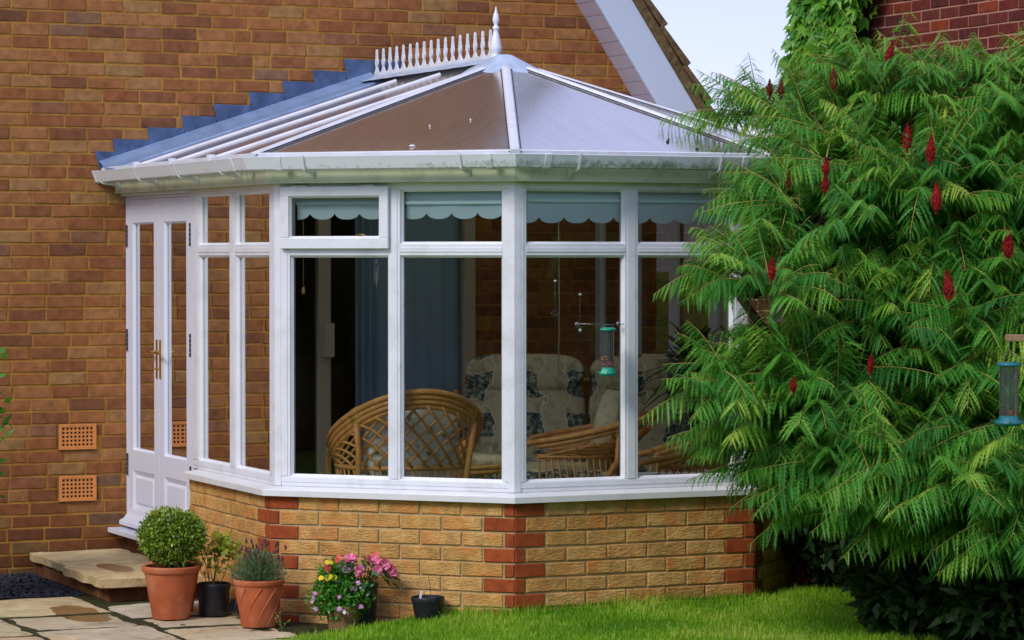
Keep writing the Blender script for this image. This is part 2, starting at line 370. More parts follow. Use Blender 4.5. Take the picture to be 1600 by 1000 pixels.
# ------------------------------------------------------------------ the house behind
house=empty('brick_house',(2.0,W,-.15),'brown brick gable end of the house that the conservatory is built against, white bargeboard','house')
APX=-1.8; 
def gable_z(x): return 3.349-1.471*(x-2.039) if x>APX else 3.349-1.471*(2*APX-x-2.039)
door_cut=(-.30,1.36,.0,2.12)
vents=[(-1.291,-1.066,.612,.762),(-1.291,-1.066,.310,.460)]
mb=MB(); rows=[]
k=0; z=-.135
while z<8.6:
    zb,zt=z,z+.065
    off=(k%2)*.1125+random.uniform(-.012,.012)
    x=-6.3+off; bs=[]
    while x<2.8:
        L=.215+random.uniform(-.004,.004)
        if random.random()<.03: L=.1025
        a,b=x,x+L; x=b+.0105
        zz=zt
        lim=2.62
        if b>lim: b=lim
        if b-a<.03: continue
        xr=2.039+(3.349-zb)/1.471; xl=2*APX-xr
        if a>xr or b<xl: continue
        a,b=max(a,xl),min(b,xr)
        if b-a<.02: continue
        if inside((a+b)/2,zt,[(door_cut[0],door_cut[1],door_cut[2]-.02,door_cut[3]+.0)]): 
            continue
        # trim against openings
        segs=[(a,b)]
        for (c0,c1,d0,d1) in [door_cut]+vents:
            if zt>d0+.004 and zb<d1-.004:
                ns=[]
                for s0,s1 in segs:
                    if s1<=c0-.008 or s0>=c1+.008: ns.append((s0,s1)); continue
                    if s0<c0-.03: ns.append((s0,c0-.008))
                    if s1>c1+.03: ns.append((c1+.008,s1))
                segs=ns
        r=random.random()
        # purplish bricks are gathered low down by the vents
        for s0,s1 in segs: bs.append((s0,s1,0,r))
    rows.append((zb,zt,bs)); z+=.0752; k+=1
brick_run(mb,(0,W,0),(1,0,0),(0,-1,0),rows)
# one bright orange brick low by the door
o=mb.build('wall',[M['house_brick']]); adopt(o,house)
mb=MB()   # mortar backing with a hole for the patio door
def quad(mb,a,b,c,d,r=0,mi=0): mb.add([a,b,c,d],[(0,1,2,3)],r,mi)
def wq(x0,x1,z0,z1,y=W): quad(mb,(x0,y,z0),(x1,y,z0),(x1,y,z1),(x0,y,z1))
x0,x1=door_cut[:2]
wq(-6.35,x0,-.2,2.12); wq(x1,2.62,-.2,2.12); wq(x0,x1,-.2,0.0)
vs=[(-6.35,W,2.12),(2.62,W,2.12),(2.62,W,gable_z(2.62)+.02),(APX,W,gable_z(APX)),(-6.22,W,2.5)]
mb.add(vs,[(0,1,2,3,4)])
# the side wall of the house and reveals
quad(mb,(2.62,W,-.2),(2.62,W+7,-.2),(2.62,W+7,2.5),(2.62,W,2.5))
quad(mb,(-6.35,W,-.2),(-6.35,W+7,-.2),(-6.35,W+7,2.5),(-6.35,W,2.5))
quad(mb,(x0,W,0),(x0,W+.12,0),(x0,W+.12,2.12),(x0,W,2.12)); quad(mb,(x1,W,0),(x1,W+.12,0),(x1,W+.12,2.12),(x1,W,2.12)); quad(mb,(x0,W,2.12),(x1,W,2.12),(x1,W+.12,2.12),(x0,W+.12,2.12))
adopt(mb.build('mortar_joints',M['mortar']),house)
# room seen through the patio door
mb=MB(); 
a,b,c,d=-.9,1.9,W+.12,W+2.6
quad(mb,(a,c,0.01),(b,c,0.01),(b,d,0.01),(a,d,0.01)); quad(mb,(a,c,2.3),(b,c,2.3),(b,d,2.3),(a,d,2.3)); quad(mb,(a,d,0),(b,d,0),(b,d,2.3),(a,d,2.3)); quad(mb,(a,c,0),(a,d,0),(a,d,2.3),(a,c,2.3)); quad(mb,(b,c,0),(b,d,0),(b,d,2.3),(b,c,2.3))
quad(mb,(a,c,0),(door_cut[0],c,0),(door_cut[0],c,2.3),(a,c,2.3)); quad(mb,(door_cut[1],c,0),(b,c,0),(b,c,2.3),(door_cut[1],c,2.3))
adopt(mb.build('room_shell',M['room']),house)
# patio door
mb=MB(); yy=W-.012
for (p,q) in ((-.30,-.23),(.325,.404),(1.285,1.36)): mb.box(p,q,yy,W+.07,.04,2.06)
mb.box(-.30,1.36,yy,W+.07,2.061,2.12); mb.box(-.30,1.36,yy,W+.07,.0,.039)
pd=adopt(mb.build('patio_door',M['cream_frame'],bevel=.004),house)
mb=MB(); quad(mb,(-.23,W+.03,.04),(.325,W+.03,.04),(.325,W+.03,2.06),(-.23,W+.03,2.06)); quad(mb,(.404,W+.03,.04),(1.285,W+.03,.04),(1.285,W+.03,2.06),(.404,W+.03,2.06))
g=mb.build('pane',M['glass']); g.parent=pd
mb=MB(); mb.box(.352,.412,yy-.04,yy-.001,1.13,1.335); mb.box(.37,.38,yy-.045,yy-.0405,1.19,1.215)
g=mb.build('lock',M['switch'],bevel=.004); g.parent=pd
# slate blue curtain inside the patio door
mb=MB(); N=140; vs=[];fs=[]
for i in range(N+1):
    t=i/N; x=.60+.70*t; amp=.030 if t<.22 else .005
    y=W+.085+amp*math.sin(t*90 if t<.22 else t*45)
    vs+=[(x,y,.05),(x,y,2.04)]
    if i: fs.append((2*i-2,2*i,2*i+1,2*i-1))
mb.add(vs,fs); cu=mb.build('curtain',M['curtain'],smooth=True); tag(cu,'slate blue curtain drawn behind the right pane of the patio door','curtain')
# air bricks
for (a,b,c,d) in vents:
    mb=MB(); y0=W-.012
    mb.box(a,b,y0+.001,W+.02,c,d,mi=1)
    t=.017
    mb.box(a,b,y0-.006,y0,c,c+t); mb.box(a,b,y0-.006,y0,d-t,d); mb.box(a,a+t,y0-.006,y0,c+t,d-t); mb.box(b-t,b,y0-.006,y0,c+t,d-t)
    nx,nz=8,5; px=(b-a-2*t)/nx; pz=(d-c-2*t)/nz; hb=.0052
    for i in range(nx+1):
        xx=a+t+i*px; lo=max(xx-hb,a+t); hi=min(xx+hb,b-t)
        mb.box(lo,hi,y0-.003,y0,c+t,d-t)
    for i in range(nz+1):
        zz=c+t+i*pz; lo=max(zz-hb,c+t); hi=min(zz+hb,d-t)
        for q in range(nx): mb.box(a+t+q*px+hb*(1 if q>=0 else 0),a+t+(q+1)*px-hb,y0-.003,y0,lo,hi)
    adopt(mb.build('air_brick',[M['air_brick'],M['hole']]),house)
# verge: soffit strip, bargeboard, tiles (right slope in view, left slope mirrored)
def verge(side):
    sl=Vector((1,0,-1.471)).normalized(); nrm=Vector((1.471,0,1)).normalized()
    def T(p):  # local: s along slope from base point, h up from wall line, y
        return p if side>0 else Vector((2*APX-p.x,p.y,p.z))
    B=Vector((2.039,0,3.349)); s0=-(2.039-APX)/sl.x; s1=1.52
    def P(s,h,y): q=B+sl*s+nrm*h; q.y=y; return T(q)
    out=[]
    def bx(mb,sa,sb,ha,hb,ya,yb,r=0):
        vs=[P(s,h,y) for s in (sa,sb) for h in (ha,hb) for y in (ya,yb)]
        mb.add(vs,[(0,1,3,2),(4,6,7,5),(0,4,5,1),(2,3,7,6),(0,2,6,4),(1,5,7,3)],r)
    mb=MB(); s=s0; 
    while s<s1:
        e=min(s+.098,s1); bx(mb,s+.003,e-.003,.0,.012,W-.27,W); bx(mb,s,e,.005,.010,W-.27,W+.0); s=e
        if s>=s1-1e-4: break
    adopt(mb.build('soffit',M['soffit']),house)
    mb=MB(); bx(mb,s0,s1,-.006,.2,W-.292,W-.27); bx(mb,s0,s1,.2,.206,W-.296,W-.25)
    if side>0:
        bx(mb,s1-.30,s1-.285,.0,.2,W-.297,W-.2925)
    adopt(mb.build('bargeboard',M['barge'],bevel=.003),house)
    mb=MB(); s=s1+.05; i=0
    while s>s0:
        a=max(s-.30,s0); ha=.262+random.uniform(-.003,.003)
        # tile course: rises towards its lower edge
        vs=[P(a,ha,W-.33),P(a,ha,W+5.5),P(a,ha+.03,W-.33),P(a,ha+.03,W+5.5),P(s,ha+.015,W-.33),P(s,ha+.015,W+5.5),P(s,ha+.062,W-.33),P(s,ha+.062,W+5.5)]
        mb.add(vs,[(0,1,3,2),(4,6,7,5),(0,4,5,1),(2,3,7,6),(0,2,6,4),(1,5,7,3)],random.random())
        s-=.29
    bx(mb,s0,s1+.04,.207,.262,W-.322,W+5.5)
    adopt(mb.build('roof',M['tile'],bevel=.008),house)
verge(1); verge(-1)

# ------------------------------------------------------------------ conservatory polygon
N2=Vector((-1,-1,0)).normalized(); N4=Vector((1,-1,0)).normalized()
LN=[(Vector((-1,0,0)),.965),(N2,0.),(Vector((0,-1,0)),0.),(N4,Vector((1.371,0,0)).dot(N4)),(Vector((1,0,0)),2.336)]
def poly_pts(d,yend=W,yend2=W):
    L=[(n,c+d) for n,c in LN]; out=[Vector((-(.965+d),yend,0))]
    for (a,c),(b,e) in zip(L,L[1:]):
        det=a.x*b.y-a.y*b.x; out.append(Vector(((c*b.y-a.y*e)/det,(a.x*e-c*b.x)/det,0)))
    out.append(Vector((2.336+d,yend2,0))); return out
def ring(mb,prof,yend=W,yend2=W,closed=True,caps=True,r=0):
    K=len(prof); vs=[]
    cols=[poly_pts(d,yend,yend2) for d,z in prof]
    for i in range(6):
        for k in range(K): p=cols[k][i]; vs.append((p.x,p.y,prof[k][1]))
    fs=[]
    for i in range(5):
        for k in range(K if closed else K-1):
            l=(k+1)%K; fs.append((i*K+k,(i+1)*K+k,(i+1)*K+l,i*K+l))
    if caps and closed: fs.append(tuple(range(K))); fs.append(tuple(5*K+k for k in range(K))[::-1])
    mb.add(vs,fs,r)
cons=empty('conservatory',(XC,1.8,0),'white framed conservatory with hipped bronze roof on a low buff brick wall','conservatory')
# ---- dwarf wall
BD=-.045
bp=poly_pts(BD)
mb=MB()
def facet(i,d):
    p=poly_pts(d); a,b=p[i],p[i+1]; u=(b-a).normalized(); return a,u,(b-a).length,LN[i][0]
nrow=9
for i in range(5):
    a,u,L,n=facet(i,BD); rows=[]
    s0=0; s1=L
    if i==0: s0=W-2.28
    for kk in range(nrow):
        zt=.528-.075*kk; zb=zt-.065; bs=[]; ev=kk%2==0
        left=0 if i==0 else (.160 if ev else .052); right=0 if i==4 else (.052 if ev else .160)
        if left: bs.append((0,left,1,random.random()))
        if right: bs.append((L-right,L,1,random.random()))
        p0=s0+ (left+.01 if left else 0); p1=s1-(right+.01 if right else 0)
        if i in (0,4):
            # run away from the corner
            x=p1 if i==0 else p0
            while True:
                if i==0:
                    e=max(x-.213,p0); 
                    if x-e>.02: bs.append((e,x,0,random.random()))
                    x=e-.01
                    if x<=p0: break
                else:
                    e=min(x+.213,p1)
                    if e-x>.02: bs.append((x,e,0,random.random()))
                    x=e+.01
                    if x>=p1: break
        else:
            nb_=5; wv=(p1-p0+.01)/nb_
            for q in range(nb_): bs.append((p0+q*wv,p0+(q+1)*wv-.01,0,random.random()))
        rows.append((zb,zt,bs))
    brick_run(mb,a,u,n,rows,depth=.0075)
dw=adopt(mb.build('dwarf_wall',[M['buff_brick'],M['quoin_brick']]),cons)
mb=MB(); ring(mb,[(BD-.0015,-.2),(BD-.0015,.529),(BD-.2,.529),(BD-.2,-.2)],yend=2.285)
g=mb.build('mortar_joints',M['pale_mortar']); g.parent=dw; 
# base under the doors
mb=MB(); mb.box(-.90,-.72,2.29,W,-.2,.12); adopt(mb.build('threshold_base',M['house_brick']),cons)
mb=MB(); mb.box(-.80,2.2,.9,W-.001,.0,.04); mb.add([(-.8,.9,.04),(0.05,.2,.04),(1.3,.2,.04),(2.2,.9,.04)],[(0,1,2,3)]); adopt(mb.build('floor',M['floor_tile']),cons)
# ---- sill
mb=MB(); ring(mb,[(0.0,.530),(.0,.560),(-.004,.565),(-.085,.576),(-.23,.578),(-.23,.531)],yend=2.262)
adopt(mb.build('window_sill',M['upvc_sill'],bevel=.002),cons)
# ---- fascia, eaves soffit, head
mb=MB(); ring(mb,[(-.022,2.112),(-.022,2.232),(-.05,2.232),(-.05,2.112)]); 
ring(mb,[(-.018,2.108),(-.018,2.116),(-.028,2.1155),(-.2,2.114),(-.2,2.108)])
adopt(mb.build('fascia',M['fascia'],bevel=.002),cons)
# ---- gutter
mb=MB(); ring(mb,[(.022,2.178),(.078,2.170),(.094,2.176),(.108,2.212),(.112,2.222),(.118,2.236),(.112,2.238),(.104,2.222),(.088,2.186),(.026,2.184)],caps=False)
gut=adopt(mb.build('gutter',M['upvc_algae'],bevel=.0),cons)
# end caps + joint sleeves
P=poly_pts(0)
prof=[(.020,2.174),(.080,2.166),(.098,2.174),(.112,2.210),(.122,2.240),(.020,2.240)]
for sx_,x_ in ((-1,-.965),(1,2.336)):
    mb=MB(); vs=[(x_+sx_*d,yy,z) for yy in (W-.03,W-.004) for d,z in prof]; K=6
    mb.add(vs,[tuple(range(6)),tuple(range(6,12))[::-1]]+[(k,(k+1)%K,K+(k+1)%K,K+k) for k in range(K)]); adopt(mb.build('gutter_end',M['upvc']),cons)
def collar(i,s,w=.03):
    mb=MB()
    a,u,L,n=facet(i,0); 
    pr=[(.018,2.172),(.080,2.164),(.097,2.172),(.112,2.208),(.1225,2.2375),(.116,2.242),(.104,2.222),(.018,2.20)]
    vs=[]
    for q in (s-w/2,s+w/2):
        for d,z in pr: p=a+u*q+n*d; vs.append((p.x,p.y,z))
    K=len(pr); fs=[(k,(k+1)%K,K+(k+1)%K,K+k) for k in range(K)]+[tuple(range(K))[::-1],tuple(K+k for k in range(K))]
    mb.add(vs,fs); adopt(mb.build('gutter_joint',M['upvc_algae'],bevel=.0015),cons)
for i,s in ((0,2.50),(1,.14),(1,1.27),(2,.13),(2,1.22),(3,.12)): collar(i,s,.035)
def bracket(i,s):
    a,u,L,n=facet(i,0)
    pr=[(.017,2.130),(.022,2.150),(.085,2.160),(.101,2.170),(.118,2.212),(.1265,2.240),(.121,2.240),(.112,2.212),(.096,2.176),(.08,2.167),(.017,2.172)]
    m2=MB(); vs=[]
    for q in (s-.006,s+.006):
        for d,z in pr: p=a+u*q+n*(d-.036 if d<.02 else d); vs.append((p.x,p.y,z))
    K=len(pr); fs=[(k,(k+1)%K,K+(k+1)%K,K+k) for k in range(K)]+[tuple(range(K))[::-1],tuple(K+k for k in range(K))]
    m2.add(vs,fs); adopt(m2.build('gutter_bracket',M['upvc']),cons)
for i,s in ((0,.12),(0,.85),(0,1.58),(0,2.28),(1,.28),(1,1.12),(2,.30),(2,1.08),(3,.3),(3,1.1),(4,.6),(4,1.6),(4,2.4)): bracket(i,s)
# ---- window frames
FD=-.085
def fM(i,d=FD):
    a,u,L,n=facet(i,d); m=Matrix((( u.x,n.x,0,a.x),(u.y,n.y,0,a.y),(0,0,1,0),(0,0,0,1))); return m,L   # local x along facet, y outward, z up
ZB,ZT,Z1,Z2,Z3,Z4=.577,2.1075,.628,1.745,1.802,2.073
def bead(mb,M4,a,b,c,d,w=.011,y1=-.001,y0=-.026):
    """sloping glazing bead inside the opening a..b,c..d"""
    o=[(a,c),(b,c),(b,d),(a,d)]; q=[(a+w,c+w),(b-w,c+w),(b-w,d-w),(a+w,d-w)]
    vs=[M4@Vector((x,y1-.004,z)) for x,z in o]+[M4@Vector((x,y0+.006,z)) for x,z in q]+[M4@Vector((x,y0,z)) for x,z in q]
    fs=[]
    for k in range(4):
        l=(k+1)%4; fs+=[(k,l,4+l,4+k),(4+k,4+l,8+l,8+k)]
    mb.add(vs,fs)
def pane(name,M4,a,b,c,d,parent,y=-.027):
    m2=MB(); m2.box(a+.006,b-.006,y-.018,y,c+.006,d-.006,M=M4); 
    o=m2.build(name,M['glass']); o.parent=parent; return o
def window(i,cols_,s0=0,s1=None,casement=None):
    M4,L=fM(i); s1=L if s1 is None else s1; mb=MB(); D=-.065
    xs=[s0]+[v for c in cols_ for v in c]+[s1]
    # bottom rail, head
    mb.box(s0,s1,D,.0,ZB,Z1,M=M4); mb.box(s0,s1,D,.0,Z4,ZT,M=M4)
    mb.box(s0+.004,s1-.004,.0,.0035,Z1-.030,Z1-.004,M=M4)
    # verticals
    for q in range(0,len(xs),2):
        a,b=xs[q],xs[q+1]; mb.box(a,b,D,.001,Z1,Z4,M=M4)
        if b-a>.05: 
            mb.box(a+.014 if q else a,b-.014 if q<len(xs)-2 else b,.001,.0045,Z1,Z4,M=M4)
    for a,b in cols_:
        mb.box(a,b,D,.0005,Z2,Z3,M=M4); mb.box(a,b,.0005,.004,Z2+.016,Z3-.016,M=M4)
    if casement is None: casement=-1
    for q,(a,b) in enumerate(cols_):
        bead(mb,M4,a,b,Z1,Z2)
        if q!=casement: bead(mb,M4,a,b,Z3,Z4)
    w=adopt(mb.build('window_frame',M['upvc'],bevel=.0025),cons)
    for q,(a,b) in enumerate(cols_):
        pane('pane',M4,a,b,Z1,Z2,w)
        if q!=casement: pane('pane',M4,a,b,Z3,Z4,w)
    if casement>=0:
        a,b=cols_[casement]; a0,b0,c0,d0=a-.042,b+.009,1.779,2.0915
        m2=MB(); t=.048; y0,y1=.006,.030
        m2.box(a0,b0,y0,y1,c0,c0+t+.006,M=M4); m2.box(a0,b0,y0,y1,d0-t,d0,M=M4); m2.box(a0,a0+t,y0,y1,c0+t+.006,d0-t,M=M4); m2.box(b0-t,b0,y0,y1,c0+t+.006,d0-t,M=M4)
        m2.box(a+.01,b-.01,-.05,y0,Z3,Z3+.012,M=M4)
        A,B,C,Dd=a0+t,b0-t,c0+t+.006,d0-t
        bead(m2,M4,A,B,C,Dd,.009,.029,.004)
        cs=adopt(m2.build('casement',M['upvc'],bevel=.003),cons)
        pane('pane',M4,A,B,C,Dd,cs,y=.006)
        m2=MB(); pts=[M4@Vector((b0-.17-.03*math.cos(th),-.025,C+.0+.018*math.sin(th))) for th in np.linspace(0,math.pi*.9,8)]
        m2.tube(pts,.004,6); h=m2.build('handle',M['brass'],smooth=True); h.parent=cs
        for q in (.06,b0-a0-.16):
            m2=MB(); m2.box(a0+q,a0+q+.085,.006,.024,d0+.0005,d0+.006,M=M4); h=m2.build('hinge',M['upvc']); h.parent=cs
    return w
L0=fM(0)[1]
def sY(y): return W-y
window(0,[(sY(2.25),sY(1.722)),(sY(1.63),sY(1.092))],s0=sY(2.345))
L1=fM(1)[1]
window(1,[(L1-1.214,L1-.672),(L1-.609,L1-.063)],casement=0)
window(2,[(.064,.606),(.679,1.219)])
window(3,[(.075,.62),(.69,L1-.075)])
L4=fM(4)[1]; 
cw=(L4-.09)/5
window(4,[(.09+cw*k,.09+cw*(k+1)-.07) for k in range(5)])
# corner posts
for (x,y) in [(p.x,p.y) for p in poly_pts(FD-.03)[1:5]]:
    pass
for k in range(1,5):
    mb=MB(); p=poly_pts(FD+.0062)[k]; a=facet(k-1,FD)[1]; b=facet(k,FD)[1]
    for dirv,nn in ((-a,LN[k-1][0]),(b,LN[k][0])):
        q=p+dirv*.034; 
        vs=[(p.x,p.y,Z1-.05),(q.x,q.y,Z1-.05),(q.x-nn.x*.006,q.y-nn.y*.006,Z1-.05)]
        vs+= [(v[0],v[1],ZT) for v in vs]
        mb.add(vs,[(0,1,4,3),(1,2,5,4),(0,2,1),(3,4,5)])
    adopt(mb.build('corner_post',M['upvc']),cons)
# inner posts
# ---- doors
dM,Ld=fM(0)
def DL(y): return W-y   # local s
dfm=MB(); D=-.065
dfm.box(0.004,.03,D,.0,.15,2.09,M=dM); dfm.box(DL(2.385),DL(2.346),D,.0,.13,2.10,M=dM); dfm.box(0.03,DL(2.385),D,.0,2.072,2.09,M=dM)
dfm.box(.004,DL(2.346),D,.03,2.0905,2.1075,M=dM)
adopt(dfm.build('door_frame',M['door_white'],bevel=.002),cons)
def door(ya,yb,handle_side,hinge_side):
    # ya far (larger Y) edge, yb near edge
    a,b=DL(ya)+.002,DL(yb)-.002; st=.092; y0,y1=-.05,-.004; z0,z1=.17,2.070
    m2=MB()
    m2.box(a,a+st,y0,y1,z0,z1,M=dM); m2.box(b-st,b,y0,y1,z0,z1,M=dM)
    m2.box(a+st,b-st,y0,y1,1.935,z1,M=dM); m2.box(a+st,b-st,y0,y1,.49,.610,M=dM); m2.box(a+st,b-st,y0,y1,z0,.262,M=dM)
    A,B=a+st,b-st
    # fielded panel
    m2.box(A,B,y0,y1-.020,.262,.49,M=dM)
    o=[(A,.262),(B,.262),(B,.49),(A,.49)]; q=[(A+.03,.29),(B-.03,.29),(B-.03,.462),(A+.03,.462)]; q2=[(A+.045,.305),(B-.045,.305),(B-.045,.447),(A+.045,.447)]
    vs=[dM@Vector((x,y1-.002,z)) for x,z in o]+[dM@Vector((x,y1-.016,z)) for x,z in q]+[dM@Vector((x,y1-.004,z)) for x,z in q2]
    fs=[(8,9,10,11)]
    for k in range(4):
        l=(k+1)%4; fs+=[(k,l,4+l,4+k),(4+k,4+l,8+l,8+k)]
    m2.add(vs,fs)
    bead(m2,dM,A,B,.61,1.935,.010,y1,-.026)
    # weather board flare at the foot
    vs=[];pr=[(y1,.262),(y1+.006,.235),(y1+.03,.205),(y1+.058,.190),(y1+.058,.168),(y1,.168)]
    for x in (a,b):
        for (yy,zz) in pr: vs.append(dM@Vector((x,yy,zz)))
    K=6; m2.add(vs,[(k,(k+1)%K,K+(k+1)%K,K+k) for k in range(K)]+[tuple(range(K))[::-1],tuple(K+k for k in range(K))])
    d=adopt(m2.build('door',M['door_white'],bevel=.002),cons)
    pane('pane',dM,A,B,.61,1.935,d)
    hx=(b-.03) if handle_side>0 else (a+.03)
    m3=MB(); m3.box(hx-.014,hx+.014,y1,y1+.005,1.045,1.265,M=dM)
    pts=[dM@Vector((hx,y1+.004,1.195)),dM@Vector((hx,y1+.035,1.195)),dM@Vector((hx-handle_side*.03,y1+.042,1.195)),dM@Vector((hx-handle_side*.11,y1+.04,1.190))]
    m3.tube(pts,[.008,.008,.008,.006],8); m3.lathe([(0,0),(.006,0),(.006,.01),(0,.01)],(0,0,0),8,M=dM@Matrix.Translation((hx,y1+.005,1.10))@Matrix.Rotation(R(-90),4,'X'))
    h=m3.build('handle',M['brass'],bevel=.001); h.parent=d
    hx=a+.0 if hinge_side<0 else b
    for zc in (1.86,1.25,.52):
        m3=MB(); 
        for q in range(5): m3.lathe([(0,0),(.006,.001),(.006,.024),(0,.025)],(0,0,0),8,M=dM@Matrix.Translation((hx,.004,zc-.065+q*.026)))
        h=m3.build('hinge',M['dark_metal']); h.parent=d
    return d
door(3.59,2.985,1,-1); door(2.985,2.386,-1,1)
mb=MB(); mb.box(0.0,DL(2.346)-.0,-.1,.115,.121,.149,M=dM); adopt(mb.build('door_cill',M['door_white'],bevel=.003),cons)

# ---- roof
EZ=2.247; EO=.055; PZ=2.808
ep=poly_pts(EO); PK=Vector((XC,PY,PZ)); PW=Vector((XC,W,PZ))
ep=[Vector((p.x,p.y,EZ)) for p in ep]
def panel(verts,udir,name='roof_panel'):
    me=bpy.data.meshes.new(name); vs=[Vector(v) for v in verts]
    nr=(vs[1]-vs[0]).cross(vs[-1]-vs[0]).normalized()
    if nr.z<0: vs=vs[::-1]; nr=-nr
    K=len(vs); low=[v-nr*.02 for v in vs]
    me.from_pydata([tuple(v) for v in vs+low],[],[tuple(range(K)),tuple(K+k for k in range(K))[::-1]]+[(k,K+k,K+(k+1)%K,(k+1)%K) for k in range(K)])
    uvl=me.uv_layers.new(name='UVMap')
    for lp in me.loops:
        v=me.vertices[lp.vertex_index].co; uvl.data[lp.index].uv=(v.dot(udir),v.z)
    me.materials.append(M['poly']); me.materials.append(M['poly_under']); me.polygons[1].material_index=1; o=bpy.data.objects.new(name,me); col.objects.link(o); adopt(o,cons); return o
ys=[W]+[2.955,2.29,1.625]+[ep[1].y]
def side_panels(sx):
    Xe=ep[0].x if sx<0 else ep[5].x; e1=ep[1] if sx<0 else ep[4]
    for k in range(3):
        y0,y1=ys[k],ys[k+1]
        if y1<PY:
            # crosses the peak
            t=0
        pts=[Vector((Xe,y0,EZ)),Vector((Xe,y1,EZ))]
        if y1>=PY: pts+=[Vector((XC,y1,PZ)),Vector((XC,y0,PZ))]
        else:
            # on the hip: interpolate
            h=PK; t=(y1-e1.y)/(h.y-e1.y); q=e1.lerp(h,t); pts+=[q,PK,Vector((XC,y0,PZ))]
        panel(pts,Vector((0,1,0)))
    q=e1.lerp(PK,(ys[3]-e1.y)/(PK.y-e1.y)); panel([Vector((Xe,ys[3],EZ)),e1,q],Vector((0,1,0)))
side_panels(-1); side_panels(1)
for i in (1,2,3):
    a,b=ep[i],ep[i+1]; panel([a,b,PK],(b-a).normalized())
def bar(a,b,w=.05,h=.022,name='glazing_bar',over=.0):
    a=Vector(a);b=Vector(b); t=(b-a).normalized(); s=t.cross(Vector((0,0,1))).normalized(); n=s.cross(t).normalized()
    if n.z<0: n=-n
    a=a-t*over; mb=MB()
    pr=[(-w/2,-.004),(-w/2,h*.35),(-w*.36,h*.8),(0,h),(w*.36,h*.8),(w/2,h*.35),(w/2,-.004)]
    vs=[a+s*x+n*y for x,y in pr]+[b+s*x+n*y for x,y in pr]; K=len(pr)
    mb.add(vs,[(k,k+1,K+k+1,K+k) for k in range(K-1)]+[(0,K,2*K-1,K-1)]+[tuple(range(K)),tuple(K+k for k in range(K))[::-1]])
    # rubber gasket edge
    return adopt(mb.build(name,M['upvc']),cons)
for i in (1,2,3,4):
    d=(PK-ep[i]); bar(ep[i],ep[i]+d*.905,.050,.018,'hip_bar',.01)
for sx in (-1,1):
    Xe=ep[0].x if sx<0 else ep[5].x
    for y in ys[1:4]:
        top=Vector((XC,y,PZ)); 
        if y<PY: 
            e1=ep[1] if sx<0 else ep[4]; top=e1.lerp(PK,(y-e1.y)/(PK.y-e1.y))
        lo=Vector((Xe,y,EZ)); bar(lo,lo.lerp(top,.93 if y>=PY else .97),.030,.012,'glazing_bar',.01)
# dark gasket lines beside the bars
mb=MB()
def strip(a,b,off,w):
    a=Vector(a);b=Vector(b);t=(b-a).normalized(); s=t.cross(Vector((0,0,1))).normalized(); n=s.cross(t).normalized()
    if n.z<0:n=-n
    for sg in (-1,1):
        p=a+s*sg*off; q=b+s*sg*off; vs=[p-s*w+n*.001,p+s*w+n*.001,p+s*w+n*.006,p-s*w+n*.006]; vs+=[v+(b-a) for v in vs]
        mb.add(vs,[(0,1,5,4),(1,2,6,5),(2,3,7,6),(3,0,4,7)])
for i in (1,2,3,4): strip(ep[i],ep[i]+(PK-ep[i])*.9,.028,.0035)
adopt(mb.build('gasket',M['dark_metal']),cons)
# eaves closure trim along the panel edge
mb=MB(); ring(mb,[(EO+.006,EZ-.018),(EO+.008,EZ+.010),(EO-.006,EZ+.014),(EO-.024,EZ+.012),(EO-.024,EZ-.022)]); adopt(mb.build('eaves_trim',M['upvc'],bevel=.002),cons)
# end stops on bars
for sx,Xe in ((-1,ep[0].x),):
    for y in ys[1:4]:
        mb=MB(); mb.box(Xe-.012,Xe+.02,y-.026,y+.026,EZ-.012,EZ+.026); adopt(mb.build('bar_end_cap',M['upvc_algae'],bevel=.004),cons)
# ring beam inside + roof bars underside
mb=MB(); ring(mb,[(-.09,2.108),(-.09,2.22),(-.16,2.22),(-.16,2.108)]); adopt(mb.build('ring_beam',M['upvc']),cons)
# ridge cap sheet
mb=MB(); yb=PY+.05; yf=W-.0
def ridge_prof(y,w): 
    dz=(PZ-EZ)/(XC-ep[0].x); return [(XC-w,y,PZ-dz*w+.026),(XC-w*.45,y,PZ-dz*w*.45+.030),(XC-.018,y,PZ+.028),(XC,y,PZ+.032),(XC+.018,y,PZ+.028),(XC+w*.45,y,PZ-dz*w*.45+.030),(XC+w,y,PZ-dz*w+.026)]
vs=[];n_=24
for k in range(n_+1):
    y=yb+(yf-yb)*k/n_; w=.12+.006*math.sin(k*2.3); vs+=ridge_prof(y,w)
fs=[(k*7+j,k*7+j+1,k*7+j+8,k*7+j+7) for k in range(n_) for j in range(6)]; mb.add(vs,fs)
adopt(mb.build('ridge_cap',M['cap_metal'],smooth=False),cons)
# hood over the peak
mb=MB(); dirs=[]; vs=[(XC,PY+.10,PZ+.045)]; m_=48
def roofz(x,y):
    z=1e9
    for n,c in LN:
        dist=(c+EO)-(n.x*x+n.y*y); z=min(z,EZ+dist*(PZ-EZ)/(XC-ep[0].x))
    return min(z,PZ)
for rr in (.05,.12,.19,.235):
    for k in range(m_):
        a=2*math.pi*k/m_; wob=1+.04*math.sin(k*2.1)+.03*math.sin(k*5.3); r_=rr*wob
        x=XC+r_*math.cos(a)*1.0; y=PY+.02+r_*math.sin(a)
        vs.append((x,y,roofz(x,y)+.034-.035*(rr/.235)**3+ (.012 if rr<.1 else 0)))
fs=[(0,1+k,1+(k+1)%m_) for k in range(m_)]
for q in range(3):
    for k in range(m_): fs.append((1+q*m_+k,1+(q+1)*m_+k,1+(q+1)*m_+(k+1)%m_,1+q*m_+(k+1)%m_))
mb.add(vs,fs); adopt(mb.build('roof_cap',M['cap_metal'],smooth=True),cons)
